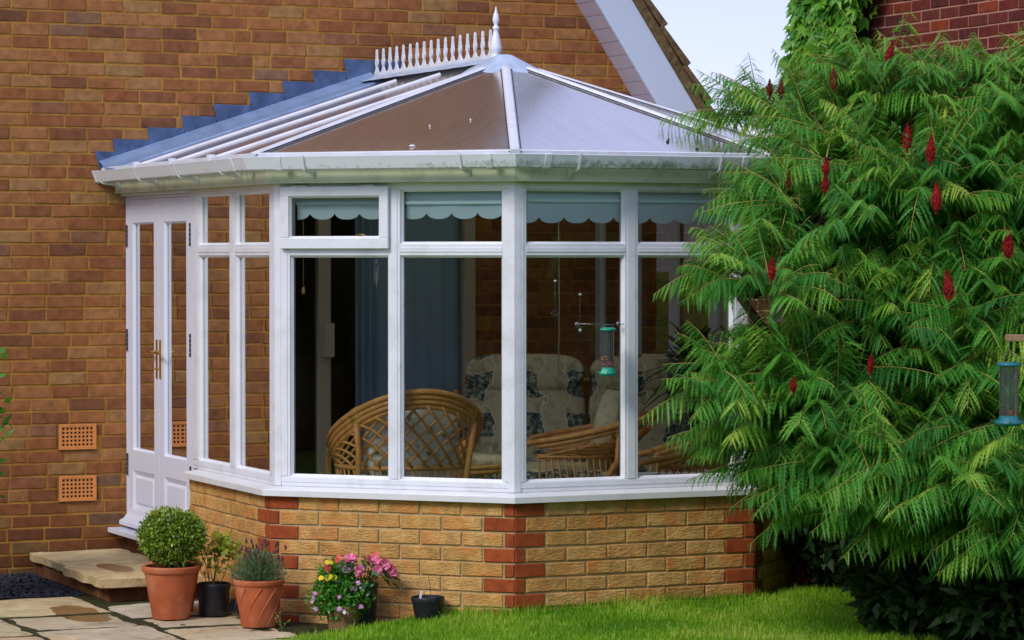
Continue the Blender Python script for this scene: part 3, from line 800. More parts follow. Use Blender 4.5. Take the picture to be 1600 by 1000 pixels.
# cresting and finial
fin=MB(); FY=1.775
fin.lathe([(0,0),(.032,0),(.034,.012),(.026,.02),(.024,.03),(.033,.045),(.034,.065),(.026,.10),(.016,.145),(.013,.16),(.020,.166),(.0205,.172),(.013,.180),(.010,.190),(.018,.205),(.0195,.22),(.014,.245),(.006,.268),(.003,.285),(0,.29)],(XC,FY,PZ+.022),20)
adopt(fin.build('finial',M['upvc'],smooth=True),cons)
mb=MB(); mb.box(XC-.007,XC+.007,FY+.03,W-.03,PZ+.022,PZ+.048)
adopt(mb.build('cresting_rail',M['upvc'],bevel=.002),cons)
nsp=17
for k in range(nsp):
    y=FY+.075+(W-.06-FY-.075)*k/(nsp-1)
    mb=MB(); 
    pr=[(.034,.0),(.020,.012),(.010,.028),(.010,.038),(.018,.050),(.021,.062),(.017,.078),(.0125,.086),(.0135,.092),(.010,.104),(.009,.125),(.006,.137),(.0,.142)]
    vs=[];K=len(pr)
    outl=[(-w,z) for w,z in pr]+[(w,z) for w,z in pr[-2::-1]]
    for xx in (-.005,.005):
        for w,z in outl: vs.append((XC+xx,y+w,PZ+.046+z))
    K=len(outl); mb.add(vs,[tuple(range(K)),tuple(K+i for i in range(K))[::-1]]+[(i,K+i,K+(i+1)%K,(i+1)%K) for i in range(K)])
    adopt(mb.build('cresting_spike',M['upvc']),cons)
# bits of debris lying on the glazing
for (x,y,r_,m_) in ((.92,.16,.011,'darkstem'),(.94,.19,.006,'darkstem'),(1.02,.03,.007,'darkstem'),(1.12,.02,.008,'terracotta_old'),(-.36,.44,.012,'white'),(.05,.66,.0035,'white'),(-.15,.72,.0035,'white')):
    mb=MB(); mb.lathe([(0,-.004),(r_,-.001),(r_*.8,.004),(r_*.3,.007),(0,.007)],n=9,M=Matrix.Translation((x,y,roofz(x,y)+.004))@Matrix.Rotation(random.random()*6,4,'Z')@Matrix.Diagonal((1.5,.8,1,1)))
    adopt(mb.build('debris',M[m_] if m_ in M else M['upvc'],smooth=True),cons)
# lead step flashing on the house wall
SF=[(-1.069,2.356),(-.934,2.352),(-.961,2.429),(-.731,2.427),(-.75,2.500),(-.522,2.497),(-.537,2.574),(-.323,2.570),(-.338,2.645),(-.105,2.641),(-.121,2.722),(.106,2.718),(.093,2.794),(.306,2.790),(.287,2.864),(.505,2.858),(.490,2.936),(.685,2.932)]
mb=MB()
def sfl(mirror):
    f=(lambda x:2*XC-x) if mirror else (lambda x:x)
    top=SF; y0,y1=W-.016,W-.008
    # columns between successive x, down to the roof line
    sl=(PZ-EZ)/(XC-ep[0].x)
    pts=[(-1.03,2.245)]+[top[0]]
    m0=MB(); zr=lambda x: EZ+sl*(x+1.02)+.01
    xs_=sorted([x for x,z in top]); 
    def ztop(x):
        # highest step whose span covers x
        best=None
        for k in range(0,len(top),2):
            (xa,za),(xb,zb)=top[k],top[k+1]
            if xa-1e-6<=x<=xb+1e-6: zz=za+(zb-za)*(x-xa)/(xb-xa); best=zz if best is None else max(best,zz)
        return best
    for k in range(0,len(top),2):
        (xa,za),(xb,zb)=top[k],top[k+1]
        lean=.027 if k else .03
        q=[(xa,za),(xb,zb),(xb,zr(xb)-.0),(xa+lean,zr(xa+lean))] if k==0 else [(xa,za),(xb,zb),(xb,zr(xb)),(xa+lean,zr(xa+lean)),]
        j=.0012*(k/2)%.003
        vs=[(f(x),y0-j+random.uniform(-.001,.001),z) for x,z in q]+[(f(x),y1,z) for x,z in q]
        m0.add(vs,[(0,1,2,3),(4,7,6,5),(0,4,5,1),(1,5,6,2),(2,6,7,3),(3,7,4,0)],random.random())
    adopt(m0.build('step_flashing',M['lead'],bevel=.002),cons)
    # cover strip dressed down on to the roof
    m2=MB(); A=Vector((-1.045,0,EZ-.006)); B=Vector((.66,0,PZ-.004)); N=40; vs=[]
    prof=[(W-.006,.075),(W-.03,.062),(W-.055,.055),(W-.085,.040),(W-.125,.012),(W-.17,.009),(W-.24,.0065),(W-.30,.005),(W-.302,-.004)]
    for k in range(N+1):
        p=A.lerp(B,k/N)
        for yy,h in prof: vs.append((f(p.x),yy-.004*math.sin(k*.9)*(1 if yy<W-.1 else 0),p.z+h*.8))
    K=len(prof); m2.add(vs,[(k*K+j,k*K+j+1,(k+1)*K+j+1,(k+1)*K+j) for k in range(N) for j in range(K-1)])
    adopt(m2.build('cover_flashing',M['lead_light'],smooth=True),cons)
sfl(False); sfl(True)

# ------------------------------------------------------------------ blinds (hang inside each light)
def blind_obj(i,a,b,z_top,z_low,label,amp=.042,pitch=.137,ph=0,hem=True):
    M4,L=fM(i); mb=MB(); N=int((b-a)/.006); vs=[]; fs=[]
    y=-.062
    for k in range(N+1):
        s=a+(b-a)*k/N; t=((s-a+ph)/pitch)%1.0; z=z_low+amp*(1-math.sqrt(max(0,1-(2*t-1)**2*.96)))**1.15
        yy=y+.003*math.sin(s*22)
        for q,zz in enumerate((z_top,(z_top*.6+z_low*.4),z)): vs.append(M4@Vector((s,yy,zz)))
        if k:
            o=3*(k-1); fs+=[(o,o+3,o+4,o+1),(o+1,o+4,o+5,o+2)]
    mb.add(vs,fs); 
    zc=z_top-.065
    if hem: mb.box(a,b,y+.006,y+.018,zc-.010,zc+.006,M=M4)
    mb.lathe([(0,0),(.018,0),(.018,b-a),(0,b-a)],(0,0,0),14,M=M4@Matrix.Translation((a,y-.024,z_top+.0))@Matrix.Rotation(R(90),4,'Y'))
    o=mb.build('roller_blind',M['blind'],smooth=False)
    M0=Matrix.Translation(M4@Vector(((a+b)/2,y,z_top))); o.data.transform(M0.inverted()); o.location=M0.translation
    return tag(o,label,'blind','scalloped blinds along the top lights')
blind_obj(0,sY(2.22),sY(1.74),2.075,1.895,'pale scalloped roller blind in the narrow window beside the door',ph=.05)
blind_obj(0,sY(1.60),sY(1.11),2.075,1.895,'pale scalloped roller blind in the narrow window left of the first corner post',ph=.05)
blind_obj(1,L1-1.20,L1-.672,2.075,1.926,'pale scalloped roller blind behind the opening top casement',ph=.068)
blind_obj(1,L1-.60,L1-.055,2.075,1.926,'bright scalloped roller blind just left of the front corner post',ph=.03)
blind_obj(2,.055,.62,2.085,1.905,'greenish scalloped roller blind just right of the front corner post',ph=.03)
blind_obj(2,.67,1.23,2.085,1.905,'scalloped roller blind nearest to the sumac tree',ph=.03)
# interior cords and ornaments
def cord(name,pts,rad,label,cat,mat,extra=None,grp=None):
    mb=MB(); mb.tube(pts,rad,6); 
    if extra: extra(mb)
    return tag(mb.build(name,mat,smooth=True),label,cat,grp)
M1,_=fM(1); M2,_=fM(2)
p=M1@Vector((L1-1.185,-.10,0))
cord('blind_cord',[(p.x,p.y,1.95),(p.x,p.y,1.58)],.0016,'thin blind cord with wooden acorn at the far left of the corner window','cord',M['binding'],lambda mb: mb.lathe([(0,0),(.009,.004),(.010,.02),(.006,.035),(0,.038)],(p.x,p.y,1.548),10))
p2=M2@Vector((.30,-.13,0))
cord('blind_cord',[(p2.x,p2.y,1.95),(p2.x+.005,p2.y,1.5),(p2.x,p2.y,1.16)],.0028,'long cream blind cord hanging in front of the sofa','cord',M['cream_frame'])
p3=M1@Vector((L1-.80,-.14,0))
def chime(mb):
    mb.lathe([(0,0),(.011,.003),(.012,.015),(.006,.024),(0,.026)],(p3.x,p3.y,1.70),12)
    for k,(dx,l) in enumerate(((-.006,.10),(.004,.13),(.010,.085))): mb.tube([(p3.x+dx,p3.y,1.70),(p3.x+dx,p3.y,1.70-l)],.003,6)
cord('wind_chime',[(p3.x,p3.y,1.77),(p3.x,p3.y,1.70)],.001,'small metal wind chime hanging behind the left window','wind chime',M['crystal'],chime)
for (s,z1,z0,lab,kind) in ((.245,1.615,1.46,'clear suncatcher with three drops stuck to the front window',3),(.382,1.548,1.38,'suncatcher with one round crystal beside the feeder',1)):
    q=M2@Vector((s,-.052,0))
    def ex(mb,q=q,z1=z1,z0=z0,kind=kind):
        mb.lathe([(0,0),(.012,.003),(.008,.012),(0,.014)],(q.x,q.y,z1-.004),12)
        if kind==3:
            for dx in (-.018,-.006,.007,.018): mb.lathe([(0,0),(.005,.005),(.0,.012)],(q.x+dx,q.y,z0-.02+abs(dx)*.6),8)
            mb.tube([(q.x-.02,q.y,z0),(q.x,q.y,z0+.012),(q.x+.02,q.y,z0)],.0012,5)
        else: mb.lathe([(0,0),(.009,.004),(.011,.011),(.008,.019),(0,.022)],(q.x,q.y,z0-.02),12)
    cord('suncatcher',[(q.x,q.y,z1),(q.x,q.y,z0)],.0009,lab,'suncatcher',M['crystal'],ex,'suncatchers on the window')

# ------------------------------------------------------------------ bird feeders
def feeder(loc,label,rad,h,capm,fill,nutmat,hh=.11):
    root=empty('bird_feeder',loc,label,'bird feeder','tube bird feeders')
    def part(nm,mb,m,**k): o=mb.build(nm,m,**k); o.parent=root; return o
    mb=MB(); mb.lathe([(rad,0),(rad,h)],n=28); part('tube',mb,M['feeder_mesh'],smooth=True)
    mb=MB()
    for k in range(14):
        a=2*math.pi*k/14; mb.tube([(rad*1.01*math.cos(a),rad*1.01*math.sin(a),0),(rad*1.01*math.cos(a),rad*1.01*math.sin(a),h)],.0006,4)
    nr=int(h/.009)
    for k in range(nr): 
        z=h*k/nr; mb.tube([(rad*1.01*math.cos(a),rad*1.01*math.sin(a),z) for a in np.linspace(0,2*math.pi,20,endpoint=False)],.0006,4,closed=True)
    part('wire_mesh',mb,M['wire'])
    mb=MB(); mb.lathe([(0,h+.014),(rad*1.0,h+.014),(rad*1.35,h+.006),(rad*1.4,h+.0),(rad*1.05,h-.004),(0,h-.004)],n=28); part('lid',mb,capm,smooth=True)
    mb=MB(); mb.lathe([(0,.006),(rad*1.02,.006),(rad*1.1,-.008),(rad*1.5,-.02),(rad*1.55,-.026),(rad*1.2,-.036),(0,-.038)],n=28); 
    for a in (0,2.1,4.2): mb.tube([(0,0,-.018),(rad*2.2*math.cos(a),rad*2.2*math.sin(a),-.016)],.0022,6)
    part('base',mb,capm,smooth=True)
    mb=MB(); 
    for k in range(int(260*fill*8)):
        a=random.uniform(0,6.28); rr=rad*.92*math.sqrt(random.random()); z=random.uniform(.008,.008+h*fill)
        c=Vector((rr*math.cos(a),rr*math.sin(a),z)); mb.lathe([(0,-.006),(.004,-.002),(.004,.003),(0,.006)],n=6,M=Matrix.Translation(c)@Matrix.Rotation(random.random()*3,4,'X')@Matrix.Rotation(random.random()*3,4,'Y'))
    part('peanuts',mb,nutmat)
    mb=MB(); mb.tube([(-rad*1.05,0,h-.01),(-rad*.9,0,h+.02+hh*.15),(0,0,h+.03+hh*.35),(rad*.9,0,h+.02+hh*.15),(rad*1.05,0,h-.01)],.0013,6); mb.tube([(0,0,h+.03+hh*.35),(.004,0,h+.03+hh*.6),(.0,0,h+.03+hh)],.0013,6)
    part('hanger',mb,M['wire']); return root
f1=M2@Vector((.458,.11,0))
feeder((f1.x,f1.y,1.185),'green capped peanut feeder hanging in front of the middle window',.030,.190,M['green_plastic'],.28,M['nuts'],.0)
mb=MB(); zz=1.185+.19+.028
mb.tube([(f1.x-.12,M2@Vector((0,0,0)) and (M2@Vector((.4,.008,0))).y,zz+.002),(f1.x-.09,f1.y,zz+.004),(f1.x,f1.y,zz),(f1.x+.09,f1.y,zz+.002),(f1.x+.11,(M2@Vector((.4,.008,0))).y,zz-.01)],.0012,6)
for dx in (-.12,.11): mb.lathe([(0,0),(.012,.0),(.009,.006),(0,.008)],(0,0,0),12,M=Matrix.Translation((f1.x+dx,(M2@Vector((.4,.006,0))).y,zz))@Matrix.Rotation(R(90),4,'X'))
tag(mb.build('feeder_hook',M['wire']),'thin wire bracket stuck across the window that carries the green feeder','hook')

# ------------------------------------------------------------------ cane furniture inside
def arcpts(f,n=40): return [f(i/(n-1)) for i in range(n)]
def cushion(mb,cx,cy,cz,sx,sy,sz,M4,nx=14,ny=8,p=.35):
    # superellipsoid cushion
    vs=[];fs=[];U=28;V=14
    def sp(v,e): return math.copysign(abs(v)**e,v)
    for j in range(V+1):
        ph=-math.pi/2+math.pi*j/V
        for i in range(U):
            th=2*math.pi*i/U
            vs.append(M4@Vector((cx+sx*sp(math.cos(ph),.45)*sp(math.cos(th),p),cy+sy*sp(math.cos(ph),.45)*sp(math.sin(th),p),cz+sz*sp(math.sin(ph),.8))))
    for j in range(V):
        for i in range(U): fs.append((j*U+i,j*U+(i+1)%U,(j+1)*U+(i+1)%U,(j+1)*U+i))
    mb.add(vs,fs)
def tub_chair(loc,rz,label,zarm=.66,ztop=1.02,Rx=.38,Ry=.36,fab='floral2',nr=4):
    root=empty('cane_chair',loc,label,'chair','cane armchairs'); root.rotation_euler=(0,0,rz)
    def part(nm,mb,m,**k): o=mb.build(nm,m,**k); o.parent=root; return o
    tm=R(118)
    def rim(t,dr=0,dz=0):
        a=-tm+2*tm*t; w=((1+math.cos(a))/2)
        lean=.10*w
        return Vector(((Rx+dr)*math.sin(a),-(Ry+dr)*math.cos(a)-lean+ .0, zarm+(ztop-zarm)*w**1.5+dz))
    def low(t,dz=0):
        a=-tm+2*tm*t; return Vector(((Rx-.04)*math.sin(a),-(Ry-.04)*math.cos(a)+.02,.40+dz))
    mb=MB()
    for k,(dr,dz) in enumerate(((0.012,0),(.0,-.026),(-.008,-.052),(-.02,-.075))[:nr]):
        mb.tube([rim(t,dr,dz) for t in np.linspace(0,1,48)],.0155,8)
    f=rim(0); g=rim(1)
    for e,sx in ((f,-1),(g,1)):
        mb.tube([e,e+Vector((0,.10,-.02)),e+Vector((-.0*sx,.15,-.10)),Vector((e.x*.95,e.y+.13,.35)),Vector((e.x*.95,e.y+.12,.0))],.016,8)
    part('rim',mb,M['cane'],smooth=True)
    mb=MB()
    for t in (.27,.73): 
        a=rim(t,.01,-.03); 
        pts=[rim(t,.028,.004),rim(t,.03,-.03),rim(t,.012,-.09)]
        mb.tube([rim(t-.012,.0,.0),rim(t+.012,.0,-.0)],.024,8)
        for q in range(3): mb.tube([rim(t-.014,-.008*q+.004,-.026*q),rim(t+.014,-.008*q+.004,-.026*q)],.0225,8)
    part('binding',mb,M['binding'],smooth=True)
    mb=MB()
    for t in (.27,.73): mb.tube([rim(t,.0,-.06),rim(t,-.02,-.2),low(t,.02),low(t,-.40)],.0165,8)
    mb.tube([low(t) for t in np.linspace(0,1,40)],.015,8); mb.tube([low(t,.22) for t in np.linspace(.02,.98,40)],.013,8)
    mb.tube([low(t,-.3) for t in np.linspace(0,1,40)],.013,8)
    for t in (.02,.98): mb.tube([low(t,.0),low(t,-.4)],.017,8)
    part('frame',mb,M['cane'],smooth=True)
    mb=MB(); n=17
    for k in range(-3,n):
        for dr in (1,-1):
            pts=[]
            for q in range(9):
                v=q/8; t=(k+dr*(v-.5)*3.6+.5)/n
                if t<.03 or t>.97: continue
                a=rim(t,-.012,-.07); b=low(t,.22); p_=a.lerp(b,v); p_+=Vector((0,-.006*dr,0)); pts.append(p_)
            if len(pts)>2: mb.tube(pts,.0072,6)
    for k in range(34):
        t=(k+.5)/34; mb.tube([low(t,.22),low(t+.012,.12),low(t,.0),low(t,-.3)],.006,5)
    part('lattice',mb,M['cane'],smooth=True)
    mb=MB(); cushion(mb,0,.05,.47,.30,.33,.09,Matrix()); part('seat_cushion',mb,M[fab],smooth=True)
    mb=MB(); cushion(mb,0,0,0,.245,.07,.24,Matrix.Translation((0,-.20,.74))@Matrix.Rotation(R(12),4,'X')); part('back_cushion',mb,M[fab],smooth=True)
    return root
# chair seen from behind in the left window; loc from the ground ray (px 628, depth 15.15)
tub_chair((-.17,1.04,.04),R(-9),'cane tub chair with pale cushion seen from behind in the corner window')
tub_chair((1.245,.60,.04),R(66),'low cane lounge chair seen side on, half hidden by the sumac',zarm=.62,ztop=.90,fab='floral2',nr=2)
tub_chair((1.02,1.52,.04),R(60),'cane armchair with its curved arm in front of the patterned sofa',zarm=.68,ztop=.84,fab='floral',nr=2)
# sofa against the back
def sofa(loc,rz,label,w=.74):
    root=empty('cane_sofa',loc,label,'sofa'); root.rotation_euler=(0,0,rz)
    def part(nm,mb,m,**k): o=mb.build(nm,m,**k); o.parent=root; return o
    for k in range(2):
        x=-w/2+w*k
        mb=MB(); cushion(mb,0,0,0,w*.49,.13,.33,Matrix.Translation((x,.18,.74))@Matrix.Rotation(R(-14),4,'X')); 
        cushion(mb,0,0,0,w*.48,.12,.12,Matrix.Translation((x,.20,.99))@Matrix.Rotation(R(-14),4,'X'))
        part('back_cushion',mb,M['floral'],smooth=True)
        mb=MB(); cushion(mb,x,-.2,.44,w*.49,.34,.10,Matrix()); part('seat_cushion',mb,M['floral'],smooth=True)
    for sx in (-1,1):
        mb=MB(); X=sx*(w+.04)
        for k in range(4):
            d=k*.024
            mb.tube([(X,-.52-d*.0+d,.0),(X,-.54+d,.40),(X,-.52+d,.55-d*.6),(X,-.42+d*.6,.64-d),(X,-.2,.66-d),(X,.1,.66-d),(X+.0,.25,.74-d),(X,.32,.84-d)],.0155,8)
        mb.tube([(X,-.5,.42),(X,.3,.42)],.015,8); mb.tube([(X,-.5,.12),(X,.3,.12)],.015,8); mb.tube([(X,.3,0),(X,.33,.9)],.017,8)
        for k in range(9):
            for dr in (1,-1): mb.tube([(X,-.46+k*.09-dr*.04,.44),(X,-.42+k*.09,.5),(X,-.46+k*.09+dr*.04,.6)],.006,5)
        for k in range(14): mb.tube([(X,-.48+k*.06,.12),(X,-.48+k*.06,.42)],.006,5)
        part('arm',mb,M['cane'],smooth=True)
    mb=MB(); mb.tube([(-w,-.5,.34),(w,-.5,.34)],.017,8); mb.tube([(-w,.38,.95),(w,.38,.95)],.017,8); mb.tube([(-w,.3,.34),(w,.3,.34)],.017,8)
    for k in range(30): mb.tube([(-w+w*2*k/29,-.5,.12),(-w+w*2*k/29,-.5,.34)],.006,5)
    part('frame',mb,M['cane'],smooth=True)
    return root
sofa((1.62,2.55,.04),R(-24),'cane sofa with patterned green and cream cushions against the back wall')
# low coffee table / footstool of cane in front
def stool(loc,rz,label):
    root=empty('cane_footstool',loc,label,'footstool'); root.rotation_euler=(0,0,rz)
    mb=MB(); 
    for z in (.56,.535): mb.tube([(.34*math.cos(a),.22*math.sin(a),z) for a in np.linspace(0,2*math.pi,36,endpoint=False)],.014,8,closed=True)
    mb.tube([(.32*math.cos(a),.2*math.sin(a),.2) for a in np.linspace(0,2*math.pi,36,endpoint=False)],.013,8,closed=True)
    for k in range(30):
        a=2*math.pi*k/30; mb.tube([(.33*math.cos(a),.21*math.sin(a),.54),(.32*math.cos(a+.05),.2*math.sin(a+.05),.2)],.006,5)
    o=mb.build('frame',M['cane'],smooth=True); o.parent=root
    for a in (.6,2.5,3.7,5.6):
        mb=MB(); mb.tube([(.32*math.cos(a),.2*math.sin(a),.54),(.31*math.cos(a),.19*math.sin(a),0)],.015,8); o=mb.build('leg',M['cane'],smooth=True); o.parent=root
    mb=MB(); cushion(mb,0,0,.58,.30,.18,.045,Matrix()); o=mb.build('cushion',M['floral'],smooth=True); o.parent=root
stool((.36,1.62,.04),R(10),'cane footstool beside the tub chair')
# potted palm at the back right
root=empty('potted_palm',(2.05,2.0,.04),'dark spiky palm in a brown pot standing in the right corner','plant')
mb=MB(); mb.lathe([(0,0),(.12,0),(.15,.24),(.16,.26),(.14,.26),(.13,.22),(0,.22)],n=24); o=mb.build('pot',M['terracotta'],smooth=True); o.parent=root
mb=MB(); mb.tube([(0,0,.2),(.01,0,.6),(0,.01,1.05)],[.055,.048,.035],10); o=mb.build('trunk',M['bark'],smooth=True); o.parent=root
mb=MB()
for k in range(90):
    a=random.uniform(0,6.28); el=random.uniform(-.1,1.3); L=random.uniform(.4,.62); base=Vector((0,0,random.uniform(.95,1.08)))
    d=Vector((math.cos(a)*math.cos(el),math.sin(a)*math.cos(el),math.sin(el))); s=d.cross(Vector((0,0,1))).normalized()
    pts=[base+d*L*t+Vector((0,0,-.45*L*t*t)) for t in (0,.3,.6,.85,1)]; ws=[.008,.016,.014,.008,.0005]
    vs=[p+s*w for p,w in zip(pts,ws)]+[p-s*w for p,w in zip(pts,ws)]
    mb.add(vs,[(i,i+1,i+6,i+5) for i in range(4)],random.random())
o=mb.build('leaves',M['palm']); o.parent=root

# ------------------------------------------------------------------ ground
def edge_side(x,y):
    """>0 on the lawn side"""
    E=[(-9,-3.2),(-3.2,-1.5),(-2.2,-.75),(-1.62,-.16),(-1.33,.13),(-.95,.25),(-.6,.31),(-.3,.40),(-.1,1.0)]
    if x>=-.1: return 1
    for (a,b),(c,d) in zip(E,E[1:]):
        if a<=x<=c:
            ye=b+(d-b)*(x-a)/(c-a)+.02*math.sin(x*17)+.012*math.sin(x*41); return ye-y
    return -1 if y>-3 else 1
def sst(a,b,x): t=min(1,max(0,(x-a)/(b-a))); return t*t*(3-2*t)
def lawn_z(x,y):
    z=-.092+.092*sst(-1.5,.35,x)
    z+=.012*math.sin(x*1.7+y*.9)+.006*noise.noise(Vector((x*3,y*3,0)))
    return z-.012
mb=MB(); s=.06; X0,X1,Y0,Y1=-3.0,4.38,-2.4,1.02
nx=int((X1-X0)/s); ny=int((Y1-Y0)/s); idx={}
vs=[];fs=[]
def vid(i,j):
    if (i,j) not in idx:
        x=X0+i*s;y=Y0+j*s; idx[(i,j)]=len(vs); vs.append((x,y,lawn_z(x,y)))
    return idx[(i,j)]
for i in range(nx):
    for j in range(ny):
        if edge_side(X0+(i+.5)*s,Y0+(j+.5)*s)>0: fs.append((vid(i,j),vid(i+1,j),vid(i+1,j+1),vid(i,j+1)))
mb.add(vs,fs)
# coarse lawn to the camera and round
def cq(x0,x1,y0,y1,n=12):
    for i in range(n):
        for j in range(n):
            a,b=x0+(x1-x0)*i/n,x0+(x1-x0)*(i+1)/n; c,d=y0+(y1-y0)*j/n,y0+(y1-y0)*(j+1)/n
            mb.add([(a,c,lawn_z(a,c)-.002),(b,c,lawn_z(b,c)-.002),(b,d,lawn_z(b,d)-.002),(a,d,lawn_z(a,d)-.002)],[(0,1,2,3)])
cq(-14,14,-22,-2.4,30); cq(-14,-3.0,-2.4,-1.6,4)
lw=mb.build('lawn',M['lawn']); tag(lw,kind='structure')
mb=MB(); quad(mb,(-300,-300,-.17),(300,-300,-.17),(300,300,-.17),(-300,300,-.17)); tag(mb.build('ground',M['lawn']),kind='structure')
# patio of riven slabs
mb=MB(); quad(mb,(-7,-1.9,-.1065),(-.86,-1.9,-.1065),(-.86,W,-.1065),(-7,W,-.1065))
quad(mb,(-.86,-1.9,-.1065),(.1,-1.9,-.1065),(.1,.95,-.1065),(-.86,.95,-.1065))
pt=mb.build('patio_joints',M['joint']); tag(pt,kind='structure')
mb=MB(); xs=[-6.93,-6.33,-5.73,-5.13,-4.53,-3.93,-3.33,-2.73,-2.13,-1.53,-.93,-.33]
def slab(mb,x0,x1,y0,y1,z,th=.03,irr=.010,r=0):
    nx=max(3,int((x1-x0)/.05)); ny=max(3,int((y1-y0)/.05)); vs=[]; fs=[]; tz=random.uniform(-.004,.004); tx=random.uniform(-.006,.006)
    for j in range(ny+1):
        for i in range(nx+1):
            u=i/nx; v=j/ny; x=x0+(x1-x0)*u; y=y0+(y1-y0)*v
            e=min(u*(x1-x0),(1-u)*(x1-x0),v*(y1-y0),(1-v)*(y1-y0))
            if i in (0,nx): x+=irr*noise.noise(Vector((x*5,y*9,3)))*1.6
            if j in (0,ny): y+=irr*noise.noise(Vector((x*9,y*5,7)))*1.6
            zz=z+tz+tx*(u-.5)+.006*noise.noise(Vector((x*4,y*4,1)))+.003*noise.noise(Vector((x*15,y*15,5)))-(.006 if e<.01 else 0)
            vs.append((x,y,zz))
    for j in range(ny):
        for i in range(nx): a=j*(nx+1)+i; fs.append((a,a+1,a+nx+2,a+nx+1))
    # skirts
    per=[i for i in range(nx+1)]+[j*(nx+1)+nx for j in range(1,ny+1)]+[ny*(nx+1)+i for i in range(nx-1,-1,-1)]+[j*(nx+1) for j in range(ny-1,0,-1)]
    b=len(vs); 
    for q in per: v=vs[q]; jit=.004*noise.noise(Vector((v[0]*30,v[1]*30,0))) if th>.035 else 0; vs.append((v[0]+jit,v[1]+jit,z-th))
    K=len(per)
    for q in range(K): fs.append((per[q],b+q,b+(q+1)%K,per[(q+1)%K]))
    mb.add(vs,fs,r)
for i in range(len(xs)-1):
    y=-1.8+random.choice((0,.15,.3)); 
    while y<2.6:
        L=random.choice((.45,.6,.6,.75)); y1=min(y+L,2.45 if xs[i]<-1.55 else 2.05)
        x1=xs[i+1]-.030
        if i>=len(xs)-2: 
            if y>.6: break
        if y1-y>.12 and not (edge_side((xs[i]+x1)/2,y)>0 and edge_side((xs[i]+x1)/2,y1)>0 and edge_side(xs[i],y1)>0):
            # stay out of the brick wall line x+y<.03
            if (x1+y1)>.0 and y1>.3 and x1>-.9: y1=min(y1,-x1-.0)
            if y1-y>.1: slab(mb,xs[i],x1,y,y1-.038,-.100,r=random.random())
        y=y+L
        if y1>=2.04 and xs[i]>=-1.55: break
        if y1>=2.44: break
tag(mb.build('patio',M['slab'],smooth=False),kind='structure')
# gravel strip
mb=MB()
for k in range(5200):
    x=random.uniform(-3.6,-1.47); y=random.uniform(2.42,W-.02); z=-.104+random.uniform(0,.010); r_=random.uniform(.008,.02)
    Mx=Matrix.Translation((x,y,z))@Matrix.Rotation(random.random()*6,4,'Z')@Matrix.Rotation(random.random(),4,'X')@Matrix.Diagonal((r_,r_*.8,r_*.55,1))
    vs=[Mx@Vector(v) for v in ((1,0,0),(-1,0,0),(0,1,0),(0,-1,0),(0,0,1),(0,0,-1))]
    mb.add(vs,[(0,2,4),(2,1,4),(1,3,4),(3,0,4)],random.random())
tag(mb.build('gravel',M['gravel']),'strip of dark gravel along the foot of the house wall','gravel',kind='stuff')
mb=MB(); quad(mb,(-3.7,2.46,-.1035),(-1.42,2.46,-.1035),(-1.42,W,-.1035),(-3.7,W,-.1035)); tag(mb.build('gravel_bed',M['gravel']),kind='structure')
# door step
root=empty('door_step',(-1.2,2.8,-.11),'worn sandstone step on a brick plinth below the double doors','step')
mb=MB(); slab(mb,-1.50,-.915,2.02,2.78,.022,.045,.012,.9); slab(mb,-1.47,-.915,2.79,W-.02,.024,.045,.012,.4); adopt(mb.build('tread_slab',M['slab']),root)
mb=MB(); rows=[]
for (O,u,n,L) in (((-1.44,2.09,0),(1,0,0),(0,-1,0),.52),((-1.44,W-.02,0),(0,-1,0),(-1,0,0),W-.02-2.09)):
    bs=[];x=0
    while x<L-.03: e=min(x+.215,L); bs.append((x,e,0,random.random())); x=e+.01
    brick_run(mb,O,u,n,[(-.105,-.038,bs)])
adopt(mb.build('brick_plinth',M['house_brick']),root)
mb=MB(); mb.box(-1.436,-.93,2.094,W-.02,-.12,-.026); adopt(mb.build('plinth_mortar',M['mortar']),root)

